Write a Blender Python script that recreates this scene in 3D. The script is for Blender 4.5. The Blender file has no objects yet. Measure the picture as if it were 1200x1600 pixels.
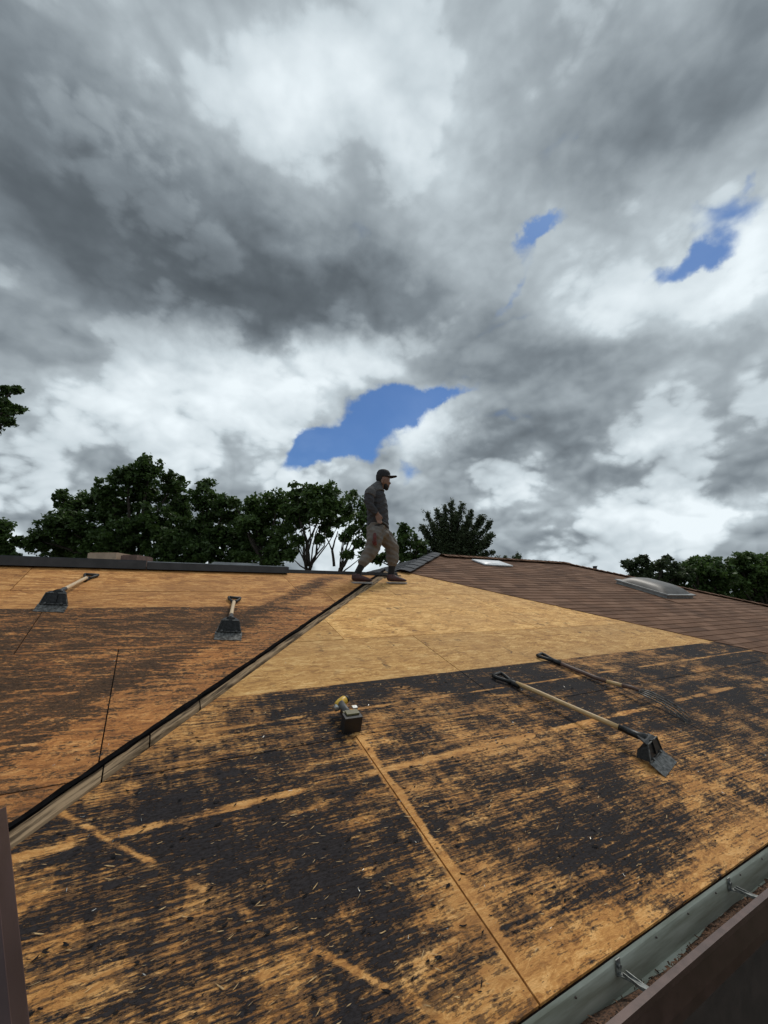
import bpy, bmesh, math, random
import numpy as np
from mathutils import Vector, Matrix
random.seed(7); rng = np.random.default_rng(7)
sc = bpy.context.scene
COL = sc.collection
R = math.radians

# ------------------------------------------------------------------ camera
H = 4.1                                  # eye height above the ground, metres
PITCH = math.atan(132/650); YAW = R(30.19)
cam = bpy.data.cameras.new('camera'); co = bpy.data.objects.new('camera', cam); COL.objects.link(co)
cam.sensor_fit = 'VERTICAL'; cam.sensor_height = 36; cam.lens = 36*650/1600
cam.clip_start = .05; cam.clip_end = 6000
co.location = (0, 0, H); co.rotation_euler = (math.pi/2+PITCH, 0, -YAW)
sc.camera = co
sc.view_settings.view_transform = 'Standard'; sc.view_settings.look = 'None'
sc.view_settings.gamma = 1; sc.view_settings.use_curve_mapping = False
sc.view_settings.exposure = 0.2

# surveyed directions: where a sight line of the photograph points in the world
def ray(px, py):
    F = Vector((math.sin(YAW)*math.cos(PITCH), math.cos(YAW)*math.cos(PITCH), math.sin(PITCH)))
    Rt = Vector((math.cos(YAW), -math.sin(YAW), 0)); U = Rt.cross(F)
    return F*650 + Rt*(px-600) - U*(py-800)
FWD = Vector((math.sin(YAW), math.cos(YAW), 0)); RGT = Vector((math.cos(YAW), -math.sin(YAW), 0))
SL = .33; DROP = 1.466                    # roof pitch, height of the eye above the slope
def roof_z(y): return H-DROP+SL*y
NRM = Vector((0, -SL, 1)).normalized()
def S(x, y, w=0):                         # point of the roof slope, w metres above its deck
    return Vector((x, y, roof_z(y))) + NRM*w
def on_roof(px, py, w=0):
    d = ray(px, py); t = (-DROP + w/NRM.z)/(d.z-SL*d.y); p = d*t
    return Vector((p.x, p.y, p.z+H))
def at_depth(px, py, D):
    d = ray(px, py); return d*(D/(d.dot(FWD))) + Vector((0, 0, H))

# ------------------------------------------------------------------ node helper
class V:
    def __init__(s, nt, sock): s.nt, s.s = nt, sock
    def _m(s, op, *a):
        n = s.nt.nodes.new('ShaderNodeMath'); n.operation = op
        for i, x in enumerate((s,)+a):
            if isinstance(x, V): s.nt.links.new(x.s, n.inputs[i])
            else: n.inputs[i].default_value = x
        return V(s.nt, n.outputs[0])
    def __add__(s, o): return s._m('ADD', o)
    __radd__ = __add__
    def __sub__(s, o): return s._m('SUBTRACT', o)
    def __rsub__(s, o): return (s*-1)+o
    def __mul__(s, o): return s._m('MULTIPLY', o)
    __rmul__ = __mul__
    def __truediv__(s, o): return s._m('DIVIDE', o)
    def clamp(s):
        r = s._m('ADD', 0.0); r.s.node.use_clamp = True; return r
    def abs(s): return s._m('ABSOLUTE')
    def pow(s, o): return s._m('POWER', o)
    def mx(s, o): return s._m('MAXIMUM', o)
    def mn(s, o): return s._m('MINIMUM', o)
    def ss(s, a, b):                      # smoothstep
        n = s.nt.nodes.new('ShaderNodeMapRange'); n.interpolation_type = 'SMOOTHSTEP'
        s.nt.links.new(s.s, n.inputs[0]); n.inputs[1].default_value = a; n.inputs[2].default_value = b
        return V(s.nt, n.outputs[0])
class NB:
    def __init__(s, nt): s.nt = nt
    def node(s, t, **k):
        n = s.nt.nodes.new(t)
        for a, b in k.items(): setattr(n, a, b)
        return n
    def link(s, a, b): s.nt.links.new(a.s if isinstance(a, V) else a, b)
    def xyz(s, vec):
        n = s.node('ShaderNodeSeparateXYZ'); s.link(vec, n.inputs[0]); return [V(s.nt, o) for o in n.outputs]
    def vec(s, x, y, z=0):
        n = s.node('ShaderNodeCombineXYZ')
        for i, c in enumerate((x, y, z)):
            if isinstance(c, V): s.link(c, n.inputs[i])
            else: n.inputs[i].default_value = c
        return n.outputs[0]
    def noise(s, vec, scale=1, detail=4, rough=.5, dist=0, col=False, lac=2):
        n = s.node('ShaderNodeTexNoise'); s.link(vec, n.inputs['Vector'])
        for k, v in (('Scale', scale), ('Detail', detail), ('Roughness', rough), ('Distortion', dist), ('Lacunarity', lac)): n.inputs[k].default_value = v
        return n.outputs['Color'] if col else V(s.nt, n.outputs['Fac'])
    def voro(s, vec, scale=1, feature='F1'):
        n = s.node('ShaderNodeTexVoronoi', feature=feature); s.link(vec, n.inputs['Vector']); n.inputs['Scale'].default_value = scale
        return n
    def mix(s, f, a, b, blend='MIX'):
        n = s.node('ShaderNodeMix', data_type='RGBA', blend_type=blend)
        for sock, x in ((n.inputs[0], f), (n.inputs[6], a), (n.inputs[7], b)):
            if isinstance(x, V): s.link(x, sock)
            elif isinstance(x, (int, float)): sock.default_value = x
            elif isinstance(x, tuple): sock.default_value = (*x, 1) if len(x) == 3 else x
            else: s.link(x, sock)
        return n.outputs[2]
    def ramp(s, f, stops):
        n = s.node('ShaderNodeValToRGB'); s.link(f, n.inputs[0]); e = n.color_ramp.elements
        while len(e) < len(stops): e.new(.5)
        for el, (p, c) in zip(e, stops): el.position = p; el.color = (*c, 1)
        return n.outputs[0]

# ------------------------------------------------------------------ sky and sun
SUN_EL, SUN_AZ = 56, 62                   # azimuth from +Y towards +X
w = bpy.data.worlds.new('World'); sc.world = w; w.use_nodes = True
nt = w.node_tree; nt.nodes.clear(); B = NB(nt)
out = B.node('ShaderNodeOutputWorld'); bg = B.node('ShaderNodeBackground'); B.link(bg.outputs[0], out.inputs[0])
bg.inputs[1].default_value = .1
sky = B.node('ShaderNodeTexSky', sky_type='NISHITA', sun_disc=False, sun_elevation=R(SUN_EL), sun_rotation=R(SUN_AZ), air_density=1.0, dust_density=.4, ozone_density=2.2)
tc = B.node('ShaderNodeTexCoord').outputs['Generated']
dx, dy, dz = B.xyz(tc)
up = dz.mx(-.05)
pl = B.vec(dx, dy, up*1.6)
def shifted(v, k):
    o_ = B.node('ShaderNodeVectorMath', operation='ADD'); B.link(v, o_.inputs[0])
    o_.inputs[1].default_value = (math.sin(R(SUN_AZ))*k*.4, math.cos(R(SUN_AZ))*k*.4, k); return o_.outputs[0]
def heap(v):                              # rounded heaps with creases between them
    t = None
    for sc_, a in ((3.1, 1.0), (6.7, .50), (14.3, .24), (31.0, .12)):
        n_ = (B.noise(v, sc_, 0, .5)-.5).abs()*(2*a); t = n_ if t is None else t+n_
    return t
fine = B.noise(pl, 2.7, 10, .56)
soft = B.noise(shifted(pl, 1.7), 1.6, 2, .5)
bl = heap(pl); bl_s = heap(shifted(pl, .032))
relief = bl-bl_s
wob = B.noise(tc, 6, 6, .55, col=True)    # frays the outlines of the cloud masses
wv = B.node('ShaderNodeVectorMath', operation='MULTIPLY_ADD'); B.link(wob, wv.inputs[0]); wv.inputs[1].default_value = (.20, .20, .20)
sub = B.node('ShaderNodeVectorMath', operation='ADD'); B.link(tc, sub.inputs[0]); sub.inputs[1].default_value = (-.10, -.10, -.10); B.link(sub.outputs[0], wv.inputs[2])
dirw = wv.outputs[0]
def blob(px, py, rx, ry, tilt=0):
    c = ray(px, py); n = c.length; c = c.normalized()
    a = (ray(px+1, py)-ray(px-1, py)); a = (a-c*a.dot(c)).normalized(); b = c.cross(a).normalized()
    a2 = a*math.cos(R(tilt))+b*math.sin(R(tilt)); b2 = b*math.cos(R(tilt))-a*math.sin(R(tilt))
    ra, rb = rx/n*math.sqrt(650/n), ry/n
    mp = B.node('ShaderNodeMapping', vector_type='TEXTURE'); B.link(dirw, mp.inputs[0]); mp.inputs[1].default_value = c
    mp.inputs[2].default_value = Matrix((a2, b2, a2.cross(b2))).transposed().to_euler('XYZ'); mp.inputs[3].default_value = (ra*2.1, rb*2.1, .7)
    g = B.node('ShaderNodeTexGradient', gradient_type='SPHERICAL'); B.link(mp.outputs[0], g.inputs[0])
    return V(nt, g.outputs['Fac']).ss(0, .95)
# photograph's cloud masses: (x, y, rx, ry, tilt, strength)
DARK = [(130,320,330,130,18,.42),(50,70,170,180,50,.16),(330,400,180,90,20,.20),(520,480,170,55,8,.34),(1070,140,250,70,-30,.22),(810,190,60,100,20,.14),(700,60,70,60,0,.06),
        (570,240,60,40,10,.16),(760,540,130,42,5,.24),(930,570,110,44,10,.08),(1060,640,190,40,4,.09),(50,545,120,40,10,.20),(800,695,100,26,-8,.26),(960,745,190,22,4,.10),
        (110,700,140,40,0,.08),(1130,735,130,26,0,.10),(900,825,140,14,0,.10),(370,585,60,30,0,.10),(620,400,120,60,10,.14),(1190,560,60,50,0,.06)]
LITE = [(660,120,130,110,10,.08),(480,170,100,80,30,.12),(740,320,130,90,-35,.20),(600,560,170,34,-12,.26),(330,610,200,40,0,.10),(980,400,120,60,-20,.12),(1185,420,40,60,0,.25),
        (662,665,50,34,-30,.50),(450,545,120,26,-12,.12),(1100,805,60,24,0,.26),(1030,700,60,14,0,.10),(820,790,110,24,0,.12),(660,740,90,30,0,.12),(290,650,140,40,-10,.08),(60,200,50,40,0,.12),(430,700,90,34,-20,.10),(1050,480,150,30,5,.12)]
HOLE = [(505,702,62,22,-12,.85),(560,668,75,28,-26,.95),(630,636,60,18,-18,.80),(705,614,34,9,-5,.60),(632,742,24,20,-20,.55),(852,362,34,11,-48,.80),(800,440,30,8,-48,.45),(1050,432,70,16,-14,.70),(1120,400,60,26,-28,.62),(1130,345,70,22,-18,.62),(1170,290,16,14,0,.45),(960,410,60,10,-20,.35)]
dark = None
for *p, s_ in DARK: t = blob(*p)*s_; dark = t if dark is None else dark+t
lite = None
for *p, s_ in LITE: t = blob(*p)*s_; lite = t if lite is None else lite+t
hole = None
for *p, s_ in HOLE: t = blob(*p)*s_; hole = t if hole is None else hole+t
low = (up*-1+.60).ss(0, .5)              # smaller, crisper heaps towards the horizon
lum = lite*1.0-dark*.93+(soft-.5)*.25+(fine-.5)*.80+((bl-.38)*.22+relief*.62)*(low*.6+.4)+((fine+(bl-.38)*.45+(lite-dark)*.25).ss(.465, .555)-.5)*(low*.18+.10)+.688
lum = (lum-.55)*.88+.55
cloud = B.ramp(lum.clamp(), [(0.0, (.064,.075,.086)), (.18, (.104,.120,.135)), (.36, (.185,.210,.232)), (.55, (.33,.365,.39)), (.75, (.53,.58,.61)), (1.0, (.78,.825,.85))])
cl10 = B.mix(1.0, cloud, (9.6, 9.95, 10.1), 'MULTIPLY')
hm = (hole*1.05-(fine-.5)*1.7-(bl-.38)*.9)
hm = hm.ss(.42, .95)
blue = B.mix(1.0, sky.outputs[0], (.34, .52, .74), 'MULTIPLY')
fin = B.mix(hm*.94, cl10, blue)
B.link(fin, bg.inputs[0])

sun = bpy.data.lights.new('sun', 'SUN'); sun.energy = 1.5; sun.angle = R(14); sun.color = (1, .95, .87)
so = bpy.data.objects.new('sun', sun); COL.objects.link(so)
sd = Vector((math.sin(R(SUN_AZ))*math.cos(R(SUN_EL)), math.cos(R(SUN_AZ))*math.cos(R(SUN_EL)), math.sin(R(SUN_EL))))
so.rotation_euler = sd.to_track_quat('Z', 'Y').to_euler(); so.location = (0, 0, 30)

# ------------------------------------------------------------------ materials
def mat(name, rough=.7, metal=0, spec=.5):
    m = bpy.data.materials.new(name); m.use_nodes = True; n = m.node_tree
    b = NB(n); p = n.nodes['Principled BSDF']; p.inputs['Roughness'].default_value = rough
    p.inputs['Metallic'].default_value = metal; p.inputs['Specular IOR Level'].default_value = spec
    return m, b, p
def bump(b, p, h, dist=.003, strength=1):
    n = b.node('ShaderNodeBump'); n.inputs['Distance'].default_value = dist; n.inputs['Strength'].default_value = strength
    b.link(h, n.inputs['Height']); b.link(n.outputs[0], p.inputs['Normal'])
def simple(name, c, rough=.6, metal=0, var=.25, scale=20, bmp=.001, stretch=(1,1,1), c2=None, spec=.5, rot=0, lo=.3, hi=.7):
    m, b, p = mat(name, rough, metal, spec)
    o = b.node('ShaderNodeTexCoord').outputs['Object']
    mp = b.node('ShaderNodeMapping'); b.link(o, mp.inputs[0]); mp.inputs['Scale'].default_value = stretch
    if rot:
        m0 = b.node('ShaderNodeMapping'); m0.inputs['Rotation'].default_value = (0, 0, rot); b.link(o, m0.inputs[0]); b.link(m0.outputs[0], mp.inputs[0])
    n = b.noise(mp.outputs[0], scale, 6, .6)
    c2 = c2 or tuple(x*(1-var*1.6) for x in c)
    b.link(b.mix(n.ss(lo, hi), c2, tuple(x*(1+var*.4) for x in c)), p.inputs['Base Color'])
    r = (n-.5)*.3+rough; b.link(r.clamp(), p.inputs['Roughness'])
    if bmp: bump(b, p, n, bmp)
    return m

def osb_material(name, left):
    m, b, p = mat(name, .75, 0, .3)
    uv = b.node('ShaderNodeUVMap', uv_map='deck').outputs[0]
    rnd = V(b.nt, b.node('ShaderNodeObjectInfo').outputs['Random'])
    x, y, _ = b.xyz(uv)
    # strands: two layers of stretched cells, each turned by a slow noise
    wv = b.noise(uv, 14, 2, .5, col=True)
    wx, wy, _2 = b.xyz(wv)
    sx = x+rnd*7; sy = y+rnd*3
    a1 = b.voro(b.vec(sx*15+(wx-.5)*1.2+sy*2.0, sy*95+(wy-.5)*3.2+sx*7.0), 1)
    a2 = b.voro(b.vec(sx*21+wy*1.4-sy*8, sy*120+(wx-.5)*4-sx*26), 1)
    c1 = b.xyz(a1.outputs['Color'])[0]; c2 = b.xyz(a2.outputs['Color'])[1]
    pick = b.noise(b.vec(sx*5, sy*12), 1, 2).ss(.42, .58)
    st = c1*(1-pick)+c2*pick
    grain = b.noise(b.vec(sx*20, sy*260), 1, 3, .6)
    fleck = b.noise(b.vec(sx*34+sy*9, sy*(60 if left else 150)), 1, 4, .75 if left else .7)
    streak = b.noise(b.vec(sx*5+sy*2+wx, sy*30+wy*2), 1, 6, .8).ss(.40, .60)
    streak2 = b.noise(b.vec(sx*4+wx, sy*8+wy*.6), 1, 7, .85).ss(.41, .59)
    stv = st*.24+grain*.08+((fleck-.5)*2.6+.5)*.18+streak*.26+streak2*.30
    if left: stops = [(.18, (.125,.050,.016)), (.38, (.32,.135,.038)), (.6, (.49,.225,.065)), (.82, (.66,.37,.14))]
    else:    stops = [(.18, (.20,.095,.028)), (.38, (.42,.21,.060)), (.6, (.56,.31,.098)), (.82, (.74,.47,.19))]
    wood = b.ramp(stv, stops)
    slow = b.noise(b.vec(x*.8, y*1.7), 1, 4, .55)
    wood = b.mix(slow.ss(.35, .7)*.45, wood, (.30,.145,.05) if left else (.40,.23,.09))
    tint = rnd*.32+.85
    hs = b.node('ShaderNodeHueSaturation'); b.link(wood, hs.inputs['Color']); b.link(tint, hs.inputs['Value'])
    wood = hs.outputs[0]
    # dark short marks in rows where old nails and staples were pulled
    rows = ((y*(1/.29))._m('FRACT')-.5).abs().ss(.34, .5)
    dots = b.noise(b.vec(x*9, y*8.5), 1, 4, .6).ss(.575, .65)*(rows*.6+.4)*b.noise(b.vec(x*1.3, y*2), 1, 3).ss(.38, .52)
    wood = b.mix((dots*(.35 if left else .9)).clamp(), wood, (.06,.030,.014))
    blot = b.noise(b.vec(x*2.3+9, y*3.6), 1, 5, .6).ss(.50, .70)
    wood = b.mix(blot*.38, wood, (.26,.115,.040) if left else (.36,.185,.06))
    # remains of black roofing felt, torn along the grain
    n1 = b.noise(b.vec(x*.85+3.1, y*1.5+1.7), 1, 5, .6, .4)
    n2 = b.noise(b.vec(x*3.2, y*11), 1, 5, .62, .3)
    n3 = b.noise(b.vec(x*5.2+(wx-.5)*1.6, y*(34 if left else 80)+x*4), 1, 6, .74 if left else .66)
    n4 = b.noise(b.vec(x*60, y*110), 1, 3, .6)
    n5 = b.noise(b.vec(x*26, y*3.0), 1, 4, .6)        # scrape marks running up the slope
    d = (y-x-2.34)                                     # distance scale from the hip line
    if left:
        t = (n1-.5)*1.3+(n2-.5)*1.1+(n3-.5)*3.0+(n4-.5)*1.0+(st-.5)*.30+(fleck-.5)*2.4+.462
        band = ((d-.62+(n2-.5)*.5+(n3-.5)*.5).abs()*-1+.16).ss(-.06, .09)    # strip of felt left beside the hip
        t = t+(rnd-.5)*.30
        t = t-.30*(((d*-1)+.95).ss(0, .45))+band*.34
        t = t - ((x*-1)-.1+(y*-.8)+1.6).ss(0, .8)*.10
        edge = ((y*-1)+4.105+(n3-.5)*.03).ss(-.004, .006)
        edge = edge.mx(band*(((y*-1)+5.25).ss(0, .3)))
        laps = None; LY = (3.355, 2.86, 2.47)
    else:
        t = (n1-.5)*2.0+(n2-.5)*1.5+(n3-.5)*2.05+(n4-.5)*.8+(n5-.5)*.7+(st-.5)*.14+(fleck-.5)*1.5+(b.noise(b.vec(x*7+5, y*13), 1, 4, .6)-.5)*.5+.512
        t = t-.22*((d+.55).ss(0, .3))                  # scuffed bare beside the hip board
        t = t-.30*(((y*-1)+1.19+(n2-.5)*.25).ss(0, .12))           # bare along the eave
        t = t+.05*((x-2.2).ss(0, .8))
        t = t+.08*((x-4.0).ss(0, 1.0))
        edge = ((y*-1)+2.70+(n3-.5)*.012).ss(-.003, .003)
        laps = None; LY = (1.93, 2.42)
    wobl = (b.noise(b.vec(x*1.2, y*.5), 1, 3)-.5)*.05
    for i, ly in enumerate(LY):
        wd = .016 if i == 0 and not left else .007
        l = ((y-ly+wobl*.5).abs()*-1+wd).ss(-.010, .010)*b.noise(b.vec(x*2.6+i*9, y*.3), 1, 4).ss(.38, .55)*(n3*1.2+.35).clamp()
        laps = l if laps is None else laps.mx(l)
    if not left:
        l = ((x-1.112+(n2-.5)*.04).abs()*-1+.018).ss(-.018, .012)*((y-.9).ss(0, .1))*(((y*-1)+2.25).ss(0, .1))*(n4*.5+.75)
        laps = laps.mx(l)
        l = ((x+y-1.92+wobl*2+(n2-.5)*.05).abs()*-1+.010).ss(-.016, .012)*(n2.ss(.40, .55))*((x*-1)+1.0).ss(0, .2)
        laps = laps.mx(l*.8)
    t = t-laps*(.55 if left else .95)
    felt = (t.ss(.50, .62)*edge).clamp(); fray = (t.ss(.20, .42)*edge).clamp()
    wood = b.mix(edge*.85, wood, b.mix(1.0, wood, (.90,.76,.66) if not left else (.88,.76,.68), 'MULTIPLY'))
    stain = b.mix((n4*.3+n3*.3+fleck*.4).ss(.40, .60), (.034,.020,.013), (.17,.088,.042))
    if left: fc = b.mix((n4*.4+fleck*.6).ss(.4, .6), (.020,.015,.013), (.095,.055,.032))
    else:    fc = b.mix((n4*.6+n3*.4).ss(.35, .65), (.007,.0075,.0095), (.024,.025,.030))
    b.link((felt*-.22+.3).clamp(), p.inputs['Specular IOR Level'])
    col = b.mix(fray*.82, wood, stain); col = b.mix(felt*.95, col, fc)
    # thin sawn joint lines come from the panels themselves; slight grime next to them
    b.link(col, p.inputs['Base Color'])
    b.link((felt*-.05+.80+(n4-.5)*.3).clamp(), p.inputs['Roughness'])
    h = st*.2+grain*.35+fleck*.6+felt*.7+fray*.4+n4*.6+n3*.3
    bump(b, p, h, .004, 1.0)
    return m

def shingle_material(name, ca, cb, cc):
    m, b, p = mat(name, .9, 0, .25)
    o = b.node('ShaderNodeNewGeometry'); oi = V(b.nt, b.node('ShaderNodeObjectInfo').outputs['Random'])
    ir = V(b.nt, o.outputs['Random Per Island'])
    r = (ir+oi*3.7)._m('FRACT')
    pos = o.outputs['Position']
    g = b.noise(pos, 260, 3, .7); s = b.noise(pos, 1.4, 4, .6); s2 = b.noise(pos, 9, 4, .6)
    c = b.ramp(r, [(0, ca), (.5, cb), (1, cc)])
    c = b.mix(g.ss(.35, .65)*.5, c, tuple(v*.35 for v in cb))
    c = b.mix(s.ss(.35, .75)*.35, c, tuple(v*1.5 for v in cb)); c = b.mix(s2.ss(.5, .8)*.3, c, tuple(v*.5 for v in cb))
    b.link(c, p.inputs['Base Color']); bump(b, p, g, .0015, .8)
    return m
def leaf_material(name, ca, cb):
    m, b, p = mat(name, .55, 0, .35)
    g = b.node('ShaderNodeNewGeometry'); r = V(b.nt, g.outputs['Random Per Island'])
    n = b.noise(g.outputs['Position'], .8, 3, .6)
    c = b.mix((r*.6+(n-.5)*1.1+.2).clamp(), ca, cb); b.link(c, p.inputs['Base Color'])
    tr = b.node('ShaderNodeBsdfTranslucent'); b.link(c, tr.inputs[0]); mx = b.node('ShaderNodeMixShader'); mx.inputs[0].default_value = .35
    b.link(p.outputs[0], mx.inputs[1]); b.link(tr.outputs[0], mx.inputs[2])
    b.link(mx.outputs[0], m.node_tree.nodes['Material Output'].inputs[0])
    return m

M = dict(
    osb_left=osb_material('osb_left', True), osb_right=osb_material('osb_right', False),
    deck_under=simple('deck_under', (.03,.022,.016), .9),
    weathered=simple('weathered_board', (.235,.165,.10), .9, 0, .5, 1, .004, (3.2, 60, 20), c2=(.055,.038,.024), spec=.15, rot=R(-45), lo=.36, hi=.60),
    tar=simple('tar_strip', (.006,.0055,.006), .95, 0, .4, 30, .003, spec=.05),
    shingle=shingle_material('brown_shingle', (.086,.040,.021), (.138,.068,.037), (.225,.125,.078)),
    grey_shingle=shingle_material('grey_shingle', (.055,.058,.064), (.075,.078,.085), (.105,.108,.115)),
    vent=simple('ridge_vent_plastic', (.035,.036,.04), .55, 0, .3, 8),
    vent_light=simple('ridge_metal_highlight', (.30,.31,.32), .4, .5, .2, 8),  # pale tone paints the highlight on the vent top; also the loose strip
    gutter_in=simple('gutter_inside', (.42,.44,.38), .7, 0, .30, 5, .0008, (.6, 1, 6), c2=(.27,.28,.22), spec=.2),
    gutter_out=simple('brown_aluminium', (.075,.040,.033), .38, .2, .2, 12, .0004),
    gutter_dark=simple('brown_fascia', (.040,.022,.018), .5, 0, .2, 12, .0004),
    hanger=simple('galvanised', (.26,.27,.26), .5, .7, .3, 60, .0005),
    debris=simple('gutter_debris', (.13,.065,.035), .95, 0, .6, 90, .006),
    siding=simple('siding', (.045,.030,.024), .7, 0, .25, 6),
    dome=None, skyframe=simple('skylight_frame', (.30,.31,.31), .4, .4, .2, 10),
    white=simple('white_plastic', (.62,.65,.68), .4, 0, .12, 10),
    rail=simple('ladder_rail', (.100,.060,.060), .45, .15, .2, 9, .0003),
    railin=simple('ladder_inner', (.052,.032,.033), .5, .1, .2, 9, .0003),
    rung=simple('ladder_rung', (.45,.45,.45), .4, .8),
    black_plastic=simple('black_plastic', (.008,.008,.009), .55, 0, .3, 40),
    black_steel=simple('black_steel', (.022,.023,.024), .42, .5, .5, 60, .0008),
    worn_steel=simple('worn_steel', (.14,.14,.135), .42, .75, .6, 50, .001, c2=(.03,.028,.026)),
    handle_ash=simple('ash_handle', (.50,.33,.15), .5, 0, .3, 8, .0006, (2, 60, 60)),
    handle_pale=simple('pale_handle', (.60,.44,.27), .5, 0, .2, 8, .0006, (2, 60, 60)),
    handle_old=simple('old_handle', (.115,.062,.046), .55, 0, .4, 8, .0008, (2, 60, 60)),
    yellow=simple('yellow_plastic', (.60,.36,.03), .4, 0, .15, 40),
    khaki=simple('dull_yellow', (.13,.11,.045), .5, 0, .2, 40),
    grey_plastic=simple('grey_plastic', (.08,.08,.08), .5),
    steel=simple('bright_steel', (.55,.55,.53), .3, .8),
    skin=simple('skin', (.20,.105,.070), .55, 0, .12, 30), hair=simple('hair', (.010,.008,.007), .8),
    sweater=simple('sweater', (.040,.040,.046), .9, 0, .3, 12, .004, (1, 1, 5)),
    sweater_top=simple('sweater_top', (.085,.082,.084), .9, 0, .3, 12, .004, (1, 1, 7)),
    trousers=simple('trousers', (.145,.130,.117), .9, 0, .15, 7, .006),
    cap=simple('cap', (.010,.010,.013), .8), sock=simple('sock', (.012,.012,.013), .9),
    shoe=simple('shoe', (.060,.016,.016), .6, 0, .4, 40), sole=simple('sole', (.36,.34,.33), .6),
    glove=simple('red_glove', (.10,.018,.016), .7), belt=simple('belt', (.012,.011,.011), .6),
    bark=simple('bark', (.045,.034,.026), .95, 0, .4, 10, .02),
    leaf_a=leaf_material('leaf_dark', (.024,.046,.012), (.085,.145,.036)),
    leaf_b=leaf_material('leaf_mid', (.030,.056,.014), (.10,.165,.042)),
    leaf_c=leaf_material('leaf_cedar', (.024,.040,.017), (.080,.108,.050)),
    bundle=simple('tan_wrap', (.42,.30,.21), .7, 0, .15, 10), bundle2=simple('brown_wrap', (.15,.085,.065), .7),
    cord=simple('cord', (.10,.09,.08), .7),
    felt=simple('felt_scrap', (.016,.015,.016), .9, 0, .4, 60, .002, spec=.1),
    sliver=simple('wood_sliver', (.50,.32,.14), .7, 0, .3, 60),
    nail=simple('nail', (.5,.5,.48), .35, .9),
)
m, b, p = mat('acrylic_dome', .45, 0, .3)
n = b.noise(b.node('ShaderNodeTexCoord').outputs['Object'], 6, 4)
b.link(b.mix(n.ss(.3, .7), (.08,.072,.066), (.16,.148,.14)), p.inputs['Base Color']); p.inputs['Transmission Weight'].default_value = .35; M['dome'] = m
m, b, p = mat('ground', .95)
g = b.node('ShaderNodeNewGeometry').outputs['Position']
n = b.noise(g, .6, 6, .6); n2 = b.noise(g, 25, 6, .7)
b.link(b.mix(n.ss(.45, .6), b.mix(n2, (.020,.035,.012), (.06,.085,.03)), b.mix(n2.ss(.3, .7), (.03,.016,.010), (.16,.085,.05))), p.inputs['Base Color']); bump(b, p, n2, .03); M['ground'] = m
m, b, p = mat('driveway', .9)
n2 = b.noise(b.node('ShaderNodeNewGeometry').outputs['Position'], 30, 6, .7)
b.link(b.mix(n2, (.03,.03,.032), (.055,.055,.055)), p.inputs['Base Color']); bump(b, p, n2, .004); M['drive'] = m

# ------------------------------------------------------------------ object helpers
def prop(o, label=None, cat=None, group=None, kind=None):
    for k, v in (('label', label), ('category', cat), ('group', group), ('kind', kind)):
        if v: o[k] = v
    return o
def empty(name, loc, label, cat, group=None):
    o = bpy.data.objects.new(name, None); COL.objects.link(o); o.location = loc; o.empty_display_size = .1
    return prop(o, label, cat, group)
def link(name, me, m, parent=None, world=None):
    o = bpy.data.objects.new(name, me); COL.objects.link(o)
    if m and not me.materials: me.materials.append(m)
    if parent is not None:
        o.parent = parent
        pw = Matrix.Translation(parent.location) if parent.parent is None else PW[parent.name]
        if world is None: world = Matrix.Identity(4)
        o.matrix_parent_inverse = pw.inverted(); o.matrix_basis = world; PW[o.name] = world
    elif world is not None: o.matrix_world = world; PW[o.name] = world
    return o
PW = {}
def from_bm(bm, name, m, parent=None, world=None, smooth=False, bevel=0):
    if bevel: bmesh.ops.bevel(bm, geom=[e for e in bm.edges if e.is_manifold and e.calc_face_angle(0) > .6], offset=bevel, segments=2, affect='EDGES', profile=.5)
    bmesh.ops.recalc_face_normals(bm, faces=bm.faces)
    me = bpy.data.meshes.new(name); bm.to_mesh(me); bm.free()
    if smooth: me.polygons.foreach_set('use_smooth', [True]*len(me.polygons))
    return link(name, me, m, parent, world)
def box(bm, c, s, mtx=None):
    v = [bm.verts.new(Vector(c)+Vector((a*s[0]/2, b_*s[1]/2, d*s[2]/2))) for a in (-1, 1) for b_ in (-1, 1) for d in (-1, 1)]
    for f in ((0,1,3,2),(4,6,7,5),(0,4,5,1),(2,3,7,6),(0,2,6,4),(1,5,7,3)): bm.faces.new([v[i] for i in f])
    if mtx is not None:
        for q in v: q.co = mtx @ q.co
    return v
def loft(bm, pts, rad, seg=12, up=None, cap=True):
    """tube through pts; rad = radius or (across, along-up) per point"""
    pts = [Vector(q) for q in pts]; rings = []
    u0 = Vector(up) if up else Vector((0, 0, 1)); prev = None
    for i, q in enumerate(pts):
        d = (pts[min(i+1, len(pts)-1)]-pts[max(i-1, 0)]).normalized()
        if prev is None:
            s = d.cross(u0)
            if s.length < .05: s = d.cross(Vector((1, 0, 0)))
        else: s = prev-d*prev.dot(d)
        s.normalize(); t = s.cross(d).normalized(); prev = s
        r = rad[i] if isinstance(rad, (list, tuple)) else rad
        ra, rb = r if isinstance(r, (list, tuple)) else (r, r)
        rings.append([bm.verts.new(q+s*ra*math.cos(2*math.pi*k/seg)+t*rb*math.sin(2*math.pi*k/seg)) for k in range(seg)])
    for a, b_ in zip(rings, rings[1:]):
        for k in range(seg): bm.faces.new((a[k], a[(k+1)%seg], b_[(k+1)%seg], b_[k]))
    if cap: bm.faces.new(rings[0]); bm.faces.new(rings[-1][::-1])
    return rings
def prism(bm, poly, z0, z1, f):
    """extrude a 2D polygon between z0 and z1; f maps (x, y, z) to a point"""
    lo = [bm.verts.new(f(x, y, z0)) for x, y in poly]; hi = [bm.verts.new(f(x, y, z1)) for x, y in poly]
    bm.faces.new(hi); bm.faces.new(lo[::-1]); n = len(poly)
    for i in range(n): bm.faces.new((lo[i], lo[(i+1)%n], hi[(i+1)%n], hi[i]))
    return lo, hi
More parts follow.
